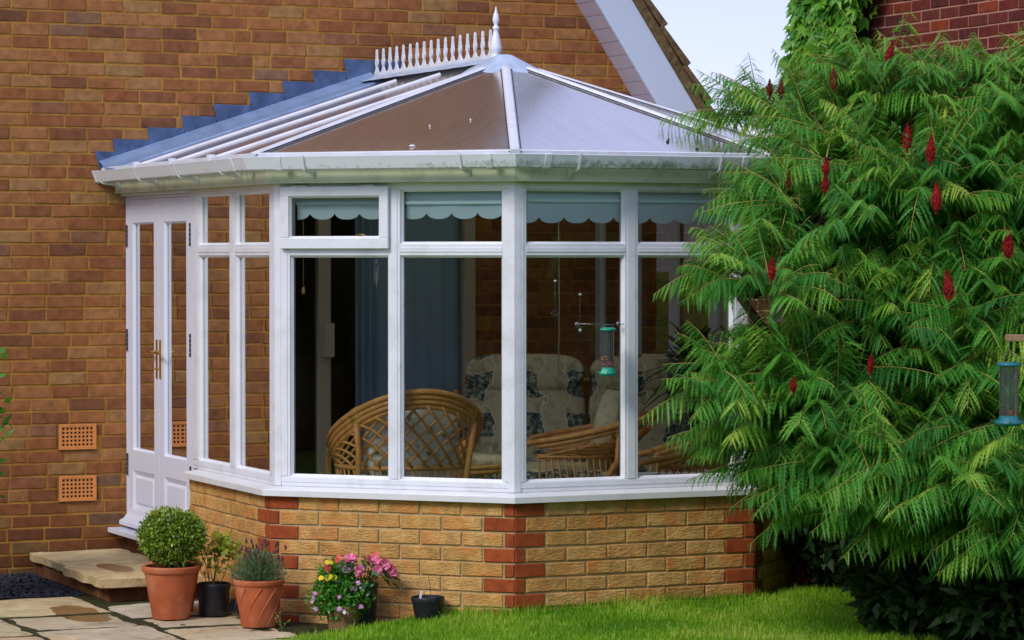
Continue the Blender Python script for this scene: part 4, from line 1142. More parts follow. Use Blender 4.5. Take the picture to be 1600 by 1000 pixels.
# ------------------------------------------------------------------ grass
def grass():
    N=190000
    x=rng.uniform(-1.9,3.3,N); y=rng.uniform(-1.7,.75,N)
    keep=np.array([edge_side(a+.015,b+.015)>0 and not (a+b>.045 and b>.05 and a-1.37<b-.0+.04) for a,b in zip(x,y)])
    x=x[keep];y=y[keep];n=len(x)
    z=np.array([lawn_z(a,b) for a,b in zip(x,y)])
    h=rng.uniform(.012,.034,n)*(1+.6*(rng.random(n)<.05))
    pat=np.array([noise.noise(Vector((a*2.2,b*2.2,9))) for a,b in zip(x,y)]); h*=1+.35*pat
    # taller unmown tufts against the brickwork
    dist=np.minimum(np.abs(x+y-.03)/1.414+ (x>0.1)*9, np.abs(y-.03)+((x<-.02)|(x>1.4))*9)
    h*=1+.9*np.exp(-(dist/.05)**2)
    a=rng.uniform(0,2*np.pi,n); lean=rng.uniform(.1,.75,n); w=rng.uniform(.0010,.0021,n)
    base=np.stack([x,y,z],1); d=np.stack([np.cos(a),np.sin(a),np.zeros(n)],1); s=np.stack([-np.sin(a),np.cos(a),np.zeros(n)],1)
    up=np.array([0,0,1.])
    mid=base+up*(h*.6)[:,None]+d*(h*lean*.35)[:,None]; tip=base+up*h[:,None]+d*(h*lean)[:,None]
    V=np.stack([base-s*w[:,None],base+s*w[:,None],mid+s*(w*.8)[:,None],mid-s*(w*.8)[:,None],tip],1).reshape(-1,3)
    o=np.arange(n)*5
    me=bpy.data.meshes.new('grass'); me.vertices.add(len(V)); me.vertices.foreach_set('co',V.ravel())
    tri=np.stack([o,o+1,o+2,o,o+2,o+3,o+3,o+2,o+4],1).reshape(-1,3)
    me.loops.add(tri.size); me.loops.foreach_set('vertex_index',tri.ravel().astype(np.int32))
    me.polygons.add(len(tri)); me.polygons.foreach_set('loop_start',(np.arange(len(tri))*3).astype(np.int32)); me.polygons.foreach_set('loop_total',np.full(len(tri),3,np.int32))
    me.update(calc_edges=True)
    at=me.attributes.new('rnd','FLOAT','FACE'); rr=np.clip(rng.random(n)*.6+.55*(pat+.35)+ .25*(rng.random(n)<.06),0,1); at.data.foreach_set('value',np.repeat(rr,3).astype(np.float32))
    me.materials.append(M['grass']); ob=bpy.data.objects.new('grass',me); col.objects.link(ob); tag(ob,'bright green mown grass growing up to the brick wall','grass',kind='stuff')
grass()

# ------------------------------------------------------------------ mesh from numpy triangles
def np_mesh(name,V,T,rnd,mat,parent=None):
    me=bpy.data.meshes.new(name); me.vertices.add(len(V)); me.vertices.foreach_set('co',V.ravel().astype(np.float32))
    me.loops.add(T.size); me.loops.foreach_set('vertex_index',T.ravel().astype(np.int32))
    me.polygons.add(len(T)); me.polygons.foreach_set('loop_start',(np.arange(len(T))*3).astype(np.int32)); me.polygons.foreach_set('loop_total',np.full(len(T),3,np.int32))
    me.update(calc_edges=True); at=me.attributes.new('rnd','FLOAT','FACE'); at.data.foreach_set('value',rnd.astype(np.float32))
    me.materials.append(mat); o=bpy.data.objects.new(name,me); col.objects.link(o)
    if parent is not None: adopt(o,parent)
    return o
def nrm(a): return a/np.maximum(np.linalg.norm(a,axis=-1,keepdims=True),1e-9)
def leaves_np(P,D,Nn,L,Wd,fold=.25):
    """simple folded pointed leaves: P base, D direction, Nn normal, L length, Wd half width"""
    S=nrm(np.cross(D,Nn)); Nn=nrm(np.cross(S,D)); L=L[:,None]; Wd=Wd[:,None]
    m=P+D*L*.45; l=m+S*Wd+Nn*Wd*fold; r=m-S*Wd+Nn*Wd*fold; t=P+D*L-Nn*L*.12
    V=np.stack([P,l,t,r,m],1).reshape(-1,3); o=np.arange(len(P))*5
    T=np.stack([o,o+4,o+1, o+1,o+4,o+2, o,o+3,o+4, o+3,o+2,o+4],1).reshape(-1,3); return V,T

# ------------------------------------------------------------------ sumac tree
CAM=Vector((-5.891,-13.074,1.742)); FW=Vector((math.sin(R(24.2)),math.cos(R(24.2)),0)); RT=Vector((FW.y,-FW.x,0))
TB=Vector((1.61,-1.20,-.02))
tree=empty('sumac_tree',tuple(TB),'cut-leaved sumac tree with drooping ferny leaves and red cones beside the conservatory','tree')
def px(x,y,d):
    return CAM+FW*d+RT*((x-800)/4590*d)+Vector((0,0,(400-y)/4590*d))
# crown volumes (metres): bearing/height from the viewing station, then radii across, up and in depth
CR=[]
for (x,y,d,rx,ry,rd) in ((1405,330,14.0,170,135,.6),(1410,590,13.8,200,170,.7),(1602,200,14.0,45,100,.35),(1570,590,13.7,140,200,.55),(1335,195,14.3,85,65,.3),(1235,180,15.0,60,22,.2),(1460,165,14.2,35,55,.25),
    (1280,340,13.7,75,60,.3),(1140,440,13.4,80,42,.28),(1110,575,13.4,72,45,.28),(1255,640,13.4,80,62,.33),(1375,750,13.3,95,62,.38),(1500,765,13.2,125,62,.45),(1590,790,13.1,60,55,.35),(1560,370,13.9,100,150,.45)):
    p=px(x,y,d); CR.append((tuple(p),(rx*d/4590,rd,ry*d/4590)))
def crown_points(n,seed):
    g=np.random.default_rng(seed); out=[];dirs=[]
    wt=np.array([r[0]*r[1]*r[2] for c,r in CR])**(2/3); wt/=wt.sum()
    while len(out)<n:
        k=g.choice(len(CR),p=wt); c,r=np.array(CR[k][0]),np.array(CR[k][1])
        d=g.normal(size=3); d/=np.linalg.norm(d); rad=g.uniform(.6,1.0) if g.random()<.8 else g.uniform(.2,.6)
        q=d*r*rad; p=c+np.array(RT)*q[0]+np.array(FW)*q[1]+np.array((0,0,q[2])); d=np.array(RT)*d[0]+np.array(FW)*d[1]+np.array((0,0,d[2]))
        # keep clear of the conservatory and of the ground
        if p[2]<.22: continue
        if p[1]>-.32 and p[0]<1.35+ max(0,p[1]) and p[2]<2.45: continue
        if p[1]>-.30+ (p[0]-1.371) and p[0]<2.5 and p[2]<2.40: continue
        # not deep inside another volume
        depth=max(1-np.linalg.norm(np.array([(p-np.array(cc))@np.array(RT),(p-np.array(cc))@np.array(FW),p[2]-cc[2]])/np.array(rr)) for cc,rr in CR)
        if depth>.55 and g.random()<.7: continue
        out.append(p); dirs.append(d)
    return np.array(out),np.array(dirs)
def sumac():
    g=np.random.default_rng(11)
    NB=330
    C,Dr=crown_points(NB,5)
    F=np.array([1.66,-1.10,1.0])
    main=nrm(C-F)
    ax=nrm(main*.8+Dr*.5+np.array([0,0,.35]))
    nf=9
    base=np.repeat(C,nf,0); axr=np.repeat(ax,nf,0); n=len(base)
    rnd3=nrm(g.normal(size=(n,3))); perp=nrm(np.cross(axr,rnd3))
    ang=g.uniform(.35,1.35,n)[:,None]
    d=nrm(axr*np.cos(ang)+perp*np.sin(ang)); d[:,2]=np.maximum(d[:,2],-.12)+.12; d=nrm(d)
    L=g.uniform(.30,.52,n)
    base=base+g.normal(size=(n,3))*.03
    # rachis curve: arches and droops
    m=17; ts=(np.arange(m)+1.8)/(m+1.4)
    def curve(t):
        t=np.atleast_1d(t); p=base[:,None,:]+d[:,None,:]*(L[:,None]*t[None,:])[...,None]
        p[...,2]-= (droop[:,None]*L[:,None]*t[None,:]**2.2); return p
    droop=g.uniform(.08,.45,n)
    T0=curve(ts); T1=curve(ts+.02); tan=nrm(T1-T0)
    up=np.array([0,0,1.]); side=nrm(np.cross(tan,up)+1e-6)
    prof=np.sin(np.pi*(ts*.86+.1))**.7
    Vs=[];Ts=[];Rs=[];off=0
    # leaflet template in (along, across)
    K=5; tv=[(0,0),(1.0,0)]
    tris=[]
    core=[(.0,.012),(.35,.04),(.7,.028),(1.08,0),(.7,-.028),(.35,-.04),(.0,-.012)]
    tv=list(core); tris=[(0,1,6),(1,5,6),(1,2,5),(2,4,5),(2,3,4)]
    for k in range(5):
        a=.08+.17*k; w=.165*(1-.14*k)*(1 if k else .8)
        for sg in (1,-1):
            b=len(tv); tv+=[(a,.02*sg),(a+.09,.025*sg),(a+.21,w*sg)]; tris.append((b,b+1,b+2) if sg<0 else (b,b+2,b+1))
    tv=np.array(tv); tris=np.array(tris)
    rf=np.clip(g.normal(.40,.17,n),0,1)
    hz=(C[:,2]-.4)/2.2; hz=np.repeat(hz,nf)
    for sg in (1,-1):
        dirl=nrm(side*sg*.70+tan*.50-up*g.uniform(.12,.68,(n,1,1))-up*g.uniform(0,.22,(n,m,1))+g.normal(size=(n,m,3))*.09)
        nl=nrm(np.cross(dirl,np.cross(up,dirl)+g.normal(size=(n,m,3))*.3+1e-6)); wd=nrm(np.cross(dirl,nl+g.normal(size=(n,m,3))*.25))
        nl=np.cross(wd,dirl)
        ll=(np.minimum(L,.42)[:,None]*.29*prof[None,:]*g.uniform(.8,1.15,(n,m)))[...,None]
        P=T0.reshape(-1,1,3); dd=dirl.reshape(-1,1,3); ww=wd.reshape(-1,1,3); nn=nl.reshape(-1,1,3); l_=ll.reshape(-1,1,1)
        A=tv[None,:,0:1]; B=tv[None,:,1:2]
        V=P+dd*A*l_+ww*B*l_-up*(A**2)*l_*.30+nn*np.abs(B)*l_*.35
        q=len(P); V=V.reshape(-1,3); o=(np.arange(q)*len(tv))[:,None,None]+tris[None]
        Ts.append((o+off).reshape(-1,3)); off+=len(V); Vs.append(V)
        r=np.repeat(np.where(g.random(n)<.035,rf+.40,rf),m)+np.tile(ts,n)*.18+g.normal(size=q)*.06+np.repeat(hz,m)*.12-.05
        Rs.append(np.repeat(np.clip(r,0,1),len(tris)))
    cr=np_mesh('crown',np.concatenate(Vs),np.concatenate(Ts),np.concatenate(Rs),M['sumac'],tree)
    # rachis tubes
    q=8; tt=np.linspace(0,1,q); Pc=curve(tt); tn=nrm(np.gradient(Pc,axis=1)); sd=nrm(np.cross(tn,up)+1e-6); bn=np.cross(sd,tn)
    rad=(.0042*(1-.7*tt))[None,:,None]
    ring_=[Pc+sd*rad*math.cos(a)+bn*rad*math.sin(a) for a in (0,2.1,4.2)]
    V=np.stack(ring_,2) # n,q,3,3
    idx=np.arange(n*q*3).reshape(n,q,3); T=[]
    for k in range(3):
        l=(k+1)%3; a=idx[:,:-1,k];b=idx[:,:-1,l];c=idx[:,1:,l];e=idx[:,1:,k]; T+= [np.stack([a,b,c],-1).reshape(-1,3),np.stack([a,c,e],-1).reshape(-1,3)]
    T=np.concatenate(T); np_mesh('leaf_stalks',V.reshape(-1,3),T,np.zeros(len(T)),M['rachis'],tree)
    # trunk and branches
    mb=MB()
    for (dx,dy,tx,ty) in ((0,0,.05,.06),(.07,.05,.38,.1),(-.06,.04,-.3,.02)): mb.tube([TB+Vector((dx,dy,-.1)),TB+Vector((dx*1.3+tx*.1,dy*1.2,.22)),TB+Vector((dx+tx*.5,dy+ty*.5,.5)),TB+Vector((dx+tx,dy+ty,.85))],[.042,.036,.032,.026],9)
    forks=[]
    for c,r in CR:
        c=Vector(c); st=TB+Vector((0,.03,random.uniform(.35,.75))); mid=st.lerp(c,.5)+Vector((0,0,-.08)); 
        mb.tube([st,st.lerp(mid,.5)+Vector((0,0,-.03)),mid,mid.lerp(c,.5)+Vector((0,0,.02)),c],[.045,.038,.032,.026,.018],8); forks.append((mid,c))
    for p in C:
        p=Vector(p); a=min([q for f in forks for q in (f[0],f[1],f[0].lerp(f[1],.5))],key=lambda q:(q-p).length)
        mid=a.lerp(p,.55)+Vector((random.uniform(-.05,.05),random.uniform(-.05,.05),-.05)); mb.tube([a,mid,p],[.014,.010,.006],6)
    adopt(mb.build('trunk',M['bark'],smooth=True),tree)
sumac()
CONES=[]
def cone(p,h,tilt,old=False,w=.5):
    mb=MB(); p=Vector(p)
    Mx=Matrix.Translation(p)@Matrix.Rotation(tilt,4,'Y')
    n=14; prof=[]
    vs=[];fs=[]; K=12
    for j in range(K+1):
        t=j/K; r_=h*.19*(math.sin(math.pi*min(1,t*.9+.12)))**.75*(1.15-.55*t)
        for i in range(n):
            a=2*math.pi*i/n; q=r_*(1+.16*noise.noise(Vector((i*1.7,j*2.3,p.x*9)))+ (.06 if (i+j)%2 else -.06)); vs.append(Mx@Vector((q*math.cos(a),q*math.sin(a),h*t+.004*((i*j)%3))))
    for j in range(K):
        for i in range(n): fs.append((j*n+i,j*n+(i+1)%n,(j+1)*n+(i+1)%n,(j+1)*n+i))
    fs.append(tuple(K*n+i for i in range(n)))
    mb.add(vs,fs); mb.tube([p+Vector((0,.01,-.02)),p],.005,5)
    # felted hairs
    for k in range(420):
        v=Vector(vs[random.randrange(len(vs))]); c=Mx@Vector((0,0,h*random.random())); d=(v-p); d.z*=.3; d=d.normalized()*.008+Vector((random.uniform(-.003,.003),random.uniform(-.003,.003),random.uniform(.0,.007)))
        s=Vector((random.uniform(-1,1),random.uniform(-1,1),random.uniform(-1,1))).normalized()*.0022; mb.add([v-s,v+s,v+d],[(0,1,2)])
    o=mb.build('fruit_cone',M['cone_old'] if old else M['cone']); adopt(o,tree); 
    if old: o['label']='dull brown old fruit cone'
def on_crown(x,y,d0):
    """first point of the crown surface met when looking along a bearing"""
    for k in range(300):
        d=12.6+k*.01; p=px(x,y,d)
        for c,r in CR:
            v=p-Vector(c); q=((v.dot(RT))/r[0])**2+((v.dot(FW))/r[1])**2+(v.z/r[2])**2
            if q<1.2: return px(x,y,d-.17)
    return px(x,y,d0)
for (x,y,h,d,ti,old) in ((1386,100,.10,14.0,.25,0),(1302,138,.09,14.3,0,1),(1417,232,.105,13.75,0,0),(1453,252,.11,13.9,.05,0),(1534,192,.10,13.9,0,0),(1290,274,.075,13.75,0,0),(1289,300,.075,13.6,0,0),
    (1463,328,.115,13.6,.0,0),(1259,398,.08,13.5,.05,0),(1206,436,.085,13.35,0,0),(1575,402,.125,13.5,0,0),(1484,468,.125,13.45,-.12,0),(1240,612,.055,13.4,0,0),(1361,580,.06,13.5,0,0),(1507,428,.06,13.6,0,1),(1220,150,.07,14.4,0,1),(1202,150,.07,14.4,0,1),(1232,292,.07,13.8,.1,1)):
    cone(on_crown(x,y,d),h,ti,bool(old))

# right feeder hung from a wooden perch in the sumac
f2=px(1577,652,12.45)
feeder((f2.x,f2.y,f2.z),'teal capped peanut feeder hanging among the sumac leaves',.039,.22,M['teal_plastic'],.1,M['nuts'],.08)
mb=MB(); a=px(1586,528,12.45); mb.box(-.034,.5,-.03,.03,-.014,.014,M=Matrix.Translation((a.x,a.y,a.z))@Matrix.Rotation(R(-15),4,'Z')); 
mb.tube([a+Vector((.30,0,-.01)),a+Vector((.30,0,-1.75))],.025,8)
tag(mb.build('feeder_post',M['wood'],bevel=.003),'weathered wooden arm and post carrying the teal feeder','post')

# ------------------------------------------------------------------ neighbour
nb=empty('neighbour_house',(4.44,3,0),'dark red brick side wall of the neighbouring house with pale joints','house')
mb=MB(); rows=[]; z=-.1;k=0; YE=4.62
while z<6.2:
    bs=[];x=-(k%2)*.11
    while x<8.0:
        a,b=max(x,0),min(x+.215,8.0); x+=.225
        if b-a>.02: bs.append((a,b,0,random.random()))
    rows.append((z,z+.065,bs)); z+=.075;k+=1
brick_run(mb,(4.44,YE,0),(0,-1,0),(-1,0,0),rows)
adopt(mb.build('wall',M['red_brick']),nb)
mb=MB(); mb.box(4.4405,9,YE-8,YE,-.2,6.2); adopt(mb.build('mortar_joints',M['pink_mortar']),nb)
mb=MB(); 
for (ya,yb) in ((YE+.35,YE-8.3),): mb.add([(4.1,ya,6.1),(4.1,yb,6.1),(6.8,yb,8.4),(6.8,ya,8.4),(4.1,ya,6.18),(4.1,yb,6.18),(6.8,yb,8.5),(6.8,ya,8.5)],[(0,1,2,3),(4,7,6,5),(0,4,5,1),(1,5,6,2),(3,2,6,7),(0,3,7,4)])
adopt(mb.build('roof',M['tile']),nb)
mb=MB(); a=4.425; mb.tube([(a,3.35,2.86),(a,2.9,2.87),(a,2.45,2.875)],.012,8); adopt(mb.build('cable',M['dark_metal']),nb)
# creeper on its far corner
cp=empty('climbing_creeper',(4.4,4.4,0),'bright green creeper climbing the corner of the red brick house','climbing plant')
g=np.random.default_rng(3); n=7000
y=g.uniform(3.62,5.0,n); z=g.uniform(.3,5.2,n)
edge=3.70+.12*np.sin(z*2.3)+.08*np.sin(z*6.1+1); keep=(y>edge)&(y<4.80+.10*np.sin(z*3.1)+.07*np.sin(z*8)); y=y[keep];z=z[keep];n=len(y)
x=4.40-g.random(n)**.6*.28*(1-.5*np.abs((y-4.2)/.7)**2); P=np.stack([x,y,z],1)
D=nrm(np.stack([-.5+g.normal(size=n)*.35,g.normal(size=n)*.5,-.75+g.normal(size=n)*.3],1)); Nn=nrm(np.stack([-1+g.normal(size=n)*.3,-.4+g.normal(size=n)*.4,.6+g.normal(size=n)*.3],1))
Vl=[];Tl=[];off=0
for k,(an,sc) in enumerate(((0,1.),(.75,.85),(-.75,.85))):
    S=nrm(np.cross(D,Nn)); D2=nrm(D*math.cos(an)+S*math.sin(an)); V,T=leaves_np(P,D2,Nn,g.uniform(.07,.12,n)*sc,g.uniform(.018,.028,n)*sc); Vl.append(V);Tl.append(T+off);off+=len(V)
np_mesh('leaves',np.concatenate(Vl),np.concatenate(Tl),np.tile(np.repeat(np.clip(g.normal(.5,.22,n),0,1),4),3),M['creeper'],cp)
mb=MB()
for k in range(14):
    y0=random.uniform(3.9,4.5); pts=[(4.41-.02*random.random(),y0+.12*math.sin(q*.9+k),-.1+q*.42) for q in range(13)]; mb.tube(pts,[.02-.001*q for q in range(13)],6)
adopt(mb.build('stems',M['bark'],smooth=True),cp)

# ------------------------------------------------------------------ pots and plants
PZ0=-.098
def pot_prof(rt,rb,h,rim=.03,rr=.008,th=.010):
    return [(0,0),(rb,0),(rb+.003,.006),(rb+(rt-rb)*.93,h-rim),(rt+rr*.4,h-rim+.001),(rt+rr,h-rim*.7),(rt+rr,h-.006),(rt+rr*.3,h),(rt-th,h-.002),(rt-th-.004,h-.03),(0,h-.03)]
def pot_thing(name,loc,label,cat,prof,mat,group=None,swirl=False,soil=None):
    root=empty(name,loc,label,cat,group)
    mb=MB(); mb.lathe(prof[:-1]+[(prof[-2][0],prof[-1][1])],n=44); 
    if swirl:
        h=prof[3][1]; rb,rt=prof[1][0],prof[3][0]
        for k in range(9):
            a0=2*math.pi*k/9; pts=[]
            for q in range(12):
                t=q/11; r_=rb+(rt-rb)*t; a=a0+t*1.0; pts.append((r_*math.cos(a),r_*math.sin(a),.012+(h-.02)*t))
            mb.tube(pts,.005,6)
    o=mb.build('pot',mat,smooth=True); o.parent=root
    o.modifiers.new('e','EDGE_SPLIT').split_angle=R(38)
    h=prof[-1][1]; mb=MB(); vs=[(0,0,h)];n=28
    rs=prof[-2][0]
    for k in range(n): vs.append((rs*math.cos(6.2832*k/n),rs*math.sin(6.2832*k/n),h-.003))
    for k in range(n): vs.append((rs*.6*math.cos(6.2832*k/n),rs*.6*math.sin(6.2832*k/n),h+.006*random.random()))
    mb.add(vs,[(0,1+n+k,1+n+(k+1)%n) for k in range(n)]+[(1+n+k,1+k,1+(k+1)%n,1+n+(k+1)%n) for k in range(n)]); o=mb.build('soil',M['soil']); o.parent=root
    return root
def blob_leaves(root,name,c,r3,n,L,Wd,mat,seed,shell=.75,out=.7,up=.2,squash=1.0,rmean=.5,lump=.0):
    g=np.random.default_rng(seed); d=nrm(g.normal(size=(n,3)))
    rad=np.where(g.random(n)<.8,g.uniform(shell,1.02,n),g.uniform(.3,shell,n))
    rad=np.where(g.random(n)<.02,rad*1.09,rad)
    if lump:
        lm=np.array([noise.noise(Vector(v)*3.2)+.6*noise.noise(Vector(v)*7.5) for v in d]); rad=rad*(1+lump*lm)
    P=np.array(c)+d*np.array(r3)*rad[:,None]
    D=nrm(d*out+g.normal(size=(n,3))*.55+np.array([0,0,up])); Nn=nrm(d*.6+g.normal(size=(n,3))*.5+np.array([0,0,.5]))
    V,T=leaves_np(P,D,Nn,g.uniform(.7,1.3,n)*L,g.uniform(.8,1.2,n)*Wd)
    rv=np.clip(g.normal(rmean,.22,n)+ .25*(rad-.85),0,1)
    o=np_mesh(name,V,T,np.repeat(rv,4),mat); o.parent=root; return o
# box ball
r1=pot_thing('box_ball_pot',(-1.362,1.235,PZ0),'clipped round box bush in a plain terracotta pot in front of the doors','potted plant',pot_prof(.138,.092,.268,.034,.010),M['terracotta'],'potted plants by the wall')
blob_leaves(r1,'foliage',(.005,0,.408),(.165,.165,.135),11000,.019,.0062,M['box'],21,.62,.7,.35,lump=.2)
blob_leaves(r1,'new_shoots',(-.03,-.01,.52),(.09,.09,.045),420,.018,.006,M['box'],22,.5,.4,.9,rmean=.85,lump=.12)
mb=MB(); mb.tube([(0,0,.22),(.004,0,.36)],.012,8)
for k in range(26):
    a=random.uniform(0,6.28); e=random.uniform(.1,1.4); mb.tube([(0,0,.29),(.12*math.cos(a)*math.cos(e),.12*math.sin(a)*math.cos(e),.38+.11*math.sin(e))],.003,5)
o=mb.build('stem',M['bark']); o.parent=r1
# second terracotta pot behind, same kind
r2=pot_thing('terracotta_pot',(-1.255,1.50,PZ0),'terracotta pot half hidden behind the box bush pot','plant pot',pot_prof(.128,.088,.258,.034,.010),M['terracotta'])
# black pot with yellowing seedling
r3=pot_thing('seedling_pot',(-1.125,1.26,PZ0),'black plastic pot with a spindly yellow-green seedling','potted plant',pot_prof(.082,.072,.165,.03,.004,.004),M['black_pot'],'potted plants by the wall')
mb=MB(); tips=[]
for k in range(9):
    a=random.uniform(0,6.28); l=random.uniform(.10,.40); b=Vector((random.uniform(-.03,.03),random.uniform(-.03,.03),.13)); tp=b+Vector((math.cos(a)*.07,math.sin(a)*.07,l)); mb.tube([b,b.lerp(tp,.5)+Vector((.01,0,.01)),tp],[.0028,.0022,.0014],5); tips.append(tp)
b=Vector((-.02,0,.13)); tp=Vector((-.075,-.01,.46)); mb.tube([b,Vector((-.035,0,.3)),tp],[.003,.002,.0012],5); tips.append(tp)
o=mb.build('stems',M['stem']); o.parent=r3
g=np.random.default_rng(5); P=[];D=[]
for tp in tips[:9]:
    for q in range(9):
        P.append(np.array(tp)+g.normal(size=3)*np.array([.028,.028,.024])); D.append(g.normal(size=3)*.7+np.array([0,0,-.3]))
for q in range(110): P.append(np.array([.05,-.01,.35])+g.normal(size=3)*np.array([.035,.03,.035])); D.append(g.normal(size=3)*.7+np.array([0,0,-.3]))
P=np.array(P);D=nrm(np.array(D)); n=len(P); Nn=nrm(g.normal(size=(n,3))*.5+np.array([-.2,-.6,.7])); Vl=[];Tl=[];off=0
for an in (0,.8,-.8,1.5,-1.5):
    S=nrm(np.cross(D,Nn)); V,T=leaves_np(P,nrm(D*math.cos(an)+S*math.sin(an)),Nn,g.uniform(.020,.032,n)*(1 if abs(an)<1 else .7),g.uniform(.0055,.008,n)); Vl.append(V);Tl.append(T+off);off+=len(V)
o=np_mesh('leaves',np.concatenate(Vl),np.concatenate(Tl),np.tile(np.repeat(g.random(n),4),5),M['maple']); o.parent=r3
# toppled black pot with roots
root=empty('toppled_pot',(-1.02,1.06,PZ0),'small black pot lying on its side with dry roots showing','plant pot')
Mx=Matrix.Translation((0,0,.062))@Matrix.Rotation(R(12),4,'Z')@Matrix.Rotation(R(82),4,'X')
mb=MB(); mb.lathe([(0,-.10),(.047,-.10),(.062,0),(.065,0),(.065,.006),(.058,.006),(.054,-.02)],n=28,M=Mx); o=mb.build('pot',M['black_pot'],smooth=True); o.parent=root
mb=MB()
for k in range(40):
    a=random.uniform(0,6.28); b=a+random.uniform(1.5,4.5); mb.tube([Mx@Vector((.05*math.cos(a),.05*math.sin(a),.0)),Mx@Vector((random.uniform(-.02,.02),random.uniform(-.02,.02),.008)),Mx@Vector((.05*math.cos(b),.05*math.sin(b),.0))],.0013,5)
mb.lathe([(0,-.012),(.055,-.014)],n=20,M=Mx)
o=mb.build('roots',M['wood']); o.parent=root
# lavender
r4=pot_thing('lavender_pot',(-1.062,.745,PZ0),'grey-green lavender in a terracotta pot with diagonal ribs','potted plant',pot_prof(.122,.085,.235,.028,.007),M['terracotta'],'potted plants by the wall',swirl=True)
g=np.random.default_rng(31); n=5200; a=g.uniform(0,6.283,n); el=g.uniform(.25,1.5,n); rr=g.uniform(.25,1,n)
d=np.stack([np.cos(a)*np.cos(el),np.sin(a)*np.cos(el),np.sin(el)],1); P=np.array([0,0,.20])+d*np.array([.155,.155,.165])*rr[:,None]
D=nrm(d+g.normal(size=(n,3))*.4+np.array([0,0,.5])); Nn=nrm(g.normal(size=(n,3))); V,T=leaves_np(P,D,Nn,g.uniform(.016,.03,n),g.uniform(.0012,.0022,n))
o=np_mesh('foliage',V,T,np.repeat(g.random(n),4),M['lav']); o.parent=r4
mb=MB()
for k in range(46):
    a=random.uniform(0,6.28); sp=random.uniform(.02,.17); hh=random.uniform(.11,.19)*(1.1 if sp<.12 else 1); b=Vector((.03*math.cos(a),.03*math.sin(a),.2)); tp=Vector((sp*math.cos(a),sp*math.sin(a),.2+hh)); mb.tube([b,b.lerp(tp,.6),tp],.0012,4)
    if k<34:
        M_=Matrix.Translation(tp)@Matrix.Rotation(random.uniform(-.3,.3),4,'X')@Matrix.Rotation(random.uniform(-.3,.3),4,'Y'); mf=MB(); mf.lathe([(0,-.002),(.006,.002),(.0055,.009),(.006,.013),(.0045,.02),(.001,.026)],n=7,M=M_); o=mf.build('flower_head',M['lavf']); o.parent=r4
o=mb.build('stems',M['stem']); o.parent=r4
# bedding flowers
def petals(root,name,pts,size,mat,npet=5,seed=1,face=(-.4,-.8,.45)):
    g=np.random.default_rng(seed)
    for p in pts:
        P=[];D=[];NN=[]
        f=nrm(np.array(face)+g.normal(size=3)*.35); s=nrm(np.cross(f,[0,0,1])); u=np.cross(s,f); a0=g.random()*6; sc=g.uniform(.8,1.2)
        for lay in range(2 if size>.02 else 1):
            for k in range(npet): a=a0+lay*.6+6.283*k/npet; P.append(np.array(p)); D.append(nrm(s*math.cos(a)+u*math.sin(a)+f*(.15+.55*lay))); NN.append(f)
        P=np.array(P);D=np.array(D);NN=np.array(NN);n=len(P); V,T=leaves_np(P,D,NN,g.uniform(.85,1.1,n)*size*sc,g.uniform(.5,.62,n)*size*sc,.12)
        o=np_mesh(name,V,T,np.repeat(np.clip(g.random(n),0,1),4),mat); o.parent=root
r5=pot_thing('bedding_pot',(-.725,.455,PZ0),'small pot overflowing with green bedding plants, mauve and yellow flowers','potted plant',pot_prof(.085,.07,.12,.02,.004),M['terracotta_old'],'potted plants by the wall')
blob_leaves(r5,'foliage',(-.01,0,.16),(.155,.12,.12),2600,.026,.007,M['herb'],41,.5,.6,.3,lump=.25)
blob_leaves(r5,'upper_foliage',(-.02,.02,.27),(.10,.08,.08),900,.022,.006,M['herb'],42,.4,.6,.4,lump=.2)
g=np.random.default_rng(6)
def fpts(lst,y): return [(x/305,y,z/305) for x,z in lst]
petals(r5,'mauve_flower',[(-.155,-.02,.185),(-.16,-.02,.165),(-.165,-.01,.145),(-.155,-.03,.11),(-.068,-.13,.175),(-.066,-.12,.115),(.012,-.09,.21),(.03,-.09,.205),(.045,-.09,.235),(.055,-.1,.12),(-.02,-.11,.09)],.013,M['mauve'],5,2)
petals(r5,'pale_flower',[(.055,-.10,.21),(.10,-.08,.175),(.07,-.09,.2),(-.04,-.12,.10)],.011,M['white'],5,3)
petals(r5,'yellow_flower',[(-.13,-.04,.262),(-.10,-.05,.26),(-.085,-.05,.268),(-.06,-.05,.262),(-.09,-.02,.335),(-.065,.0,.33),(.01,-.04,.285)],.016,M['yellow'],7,4)
r6=pot_thing('impatiens_pot',(-.60,.475,PZ0),'dark pot of pink and coral busy lizzies leaning over its neighbour','potted plant',pot_prof(.062,.05,.22,.02,.004,.004),M['black_pot'],'potted plants by the wall')
g=np.random.default_rng(8); n=90; a=g.uniform(0,6.283,n); rr=np.sqrt(g.random(n)); P=np.stack([-.03+.155*rr*np.cos(a),.08*rr*np.sin(a)-.03,.255+.075*(1-rr**2)+g.normal(size=n)*.015],1)
D=nrm(np.stack([np.cos(a),np.sin(a)-.5,-.3+g.normal(size=n)*.3],1)); V,T=leaves_np(P,D,nrm(np.array([0,-.5,.8])+g.normal(size=(n,3))*.35),g.uniform(.045,.07,n),g.uniform(.012,.017,n)); o=np_mesh('leaves',V,T,np.repeat(g.random(n),4),M['darkleaf']); o.parent=r6
petals(r6,'pink_flower',[(.03,-.10,.298),(.02,-.10,.29),(.07,-.09,.325),(.075,-.09,.315),(.10,-.09,.29),(.105,-.09,.275),(.095,-.08,.28),(.03,-.08,.335),(.0,-.07,.34),(-.065,-.09,.297),(-.06,-.09,.285),(-.10,-.06,.35)],.031,M['pink'],6,5)
petals(r6,'mauve_flower',[(-.115,-.05,.34),(-.13,-.05,.30),(-.12,-.06,.295),(-.09,-.05,.355)],.022,M['mauve'],5,6)
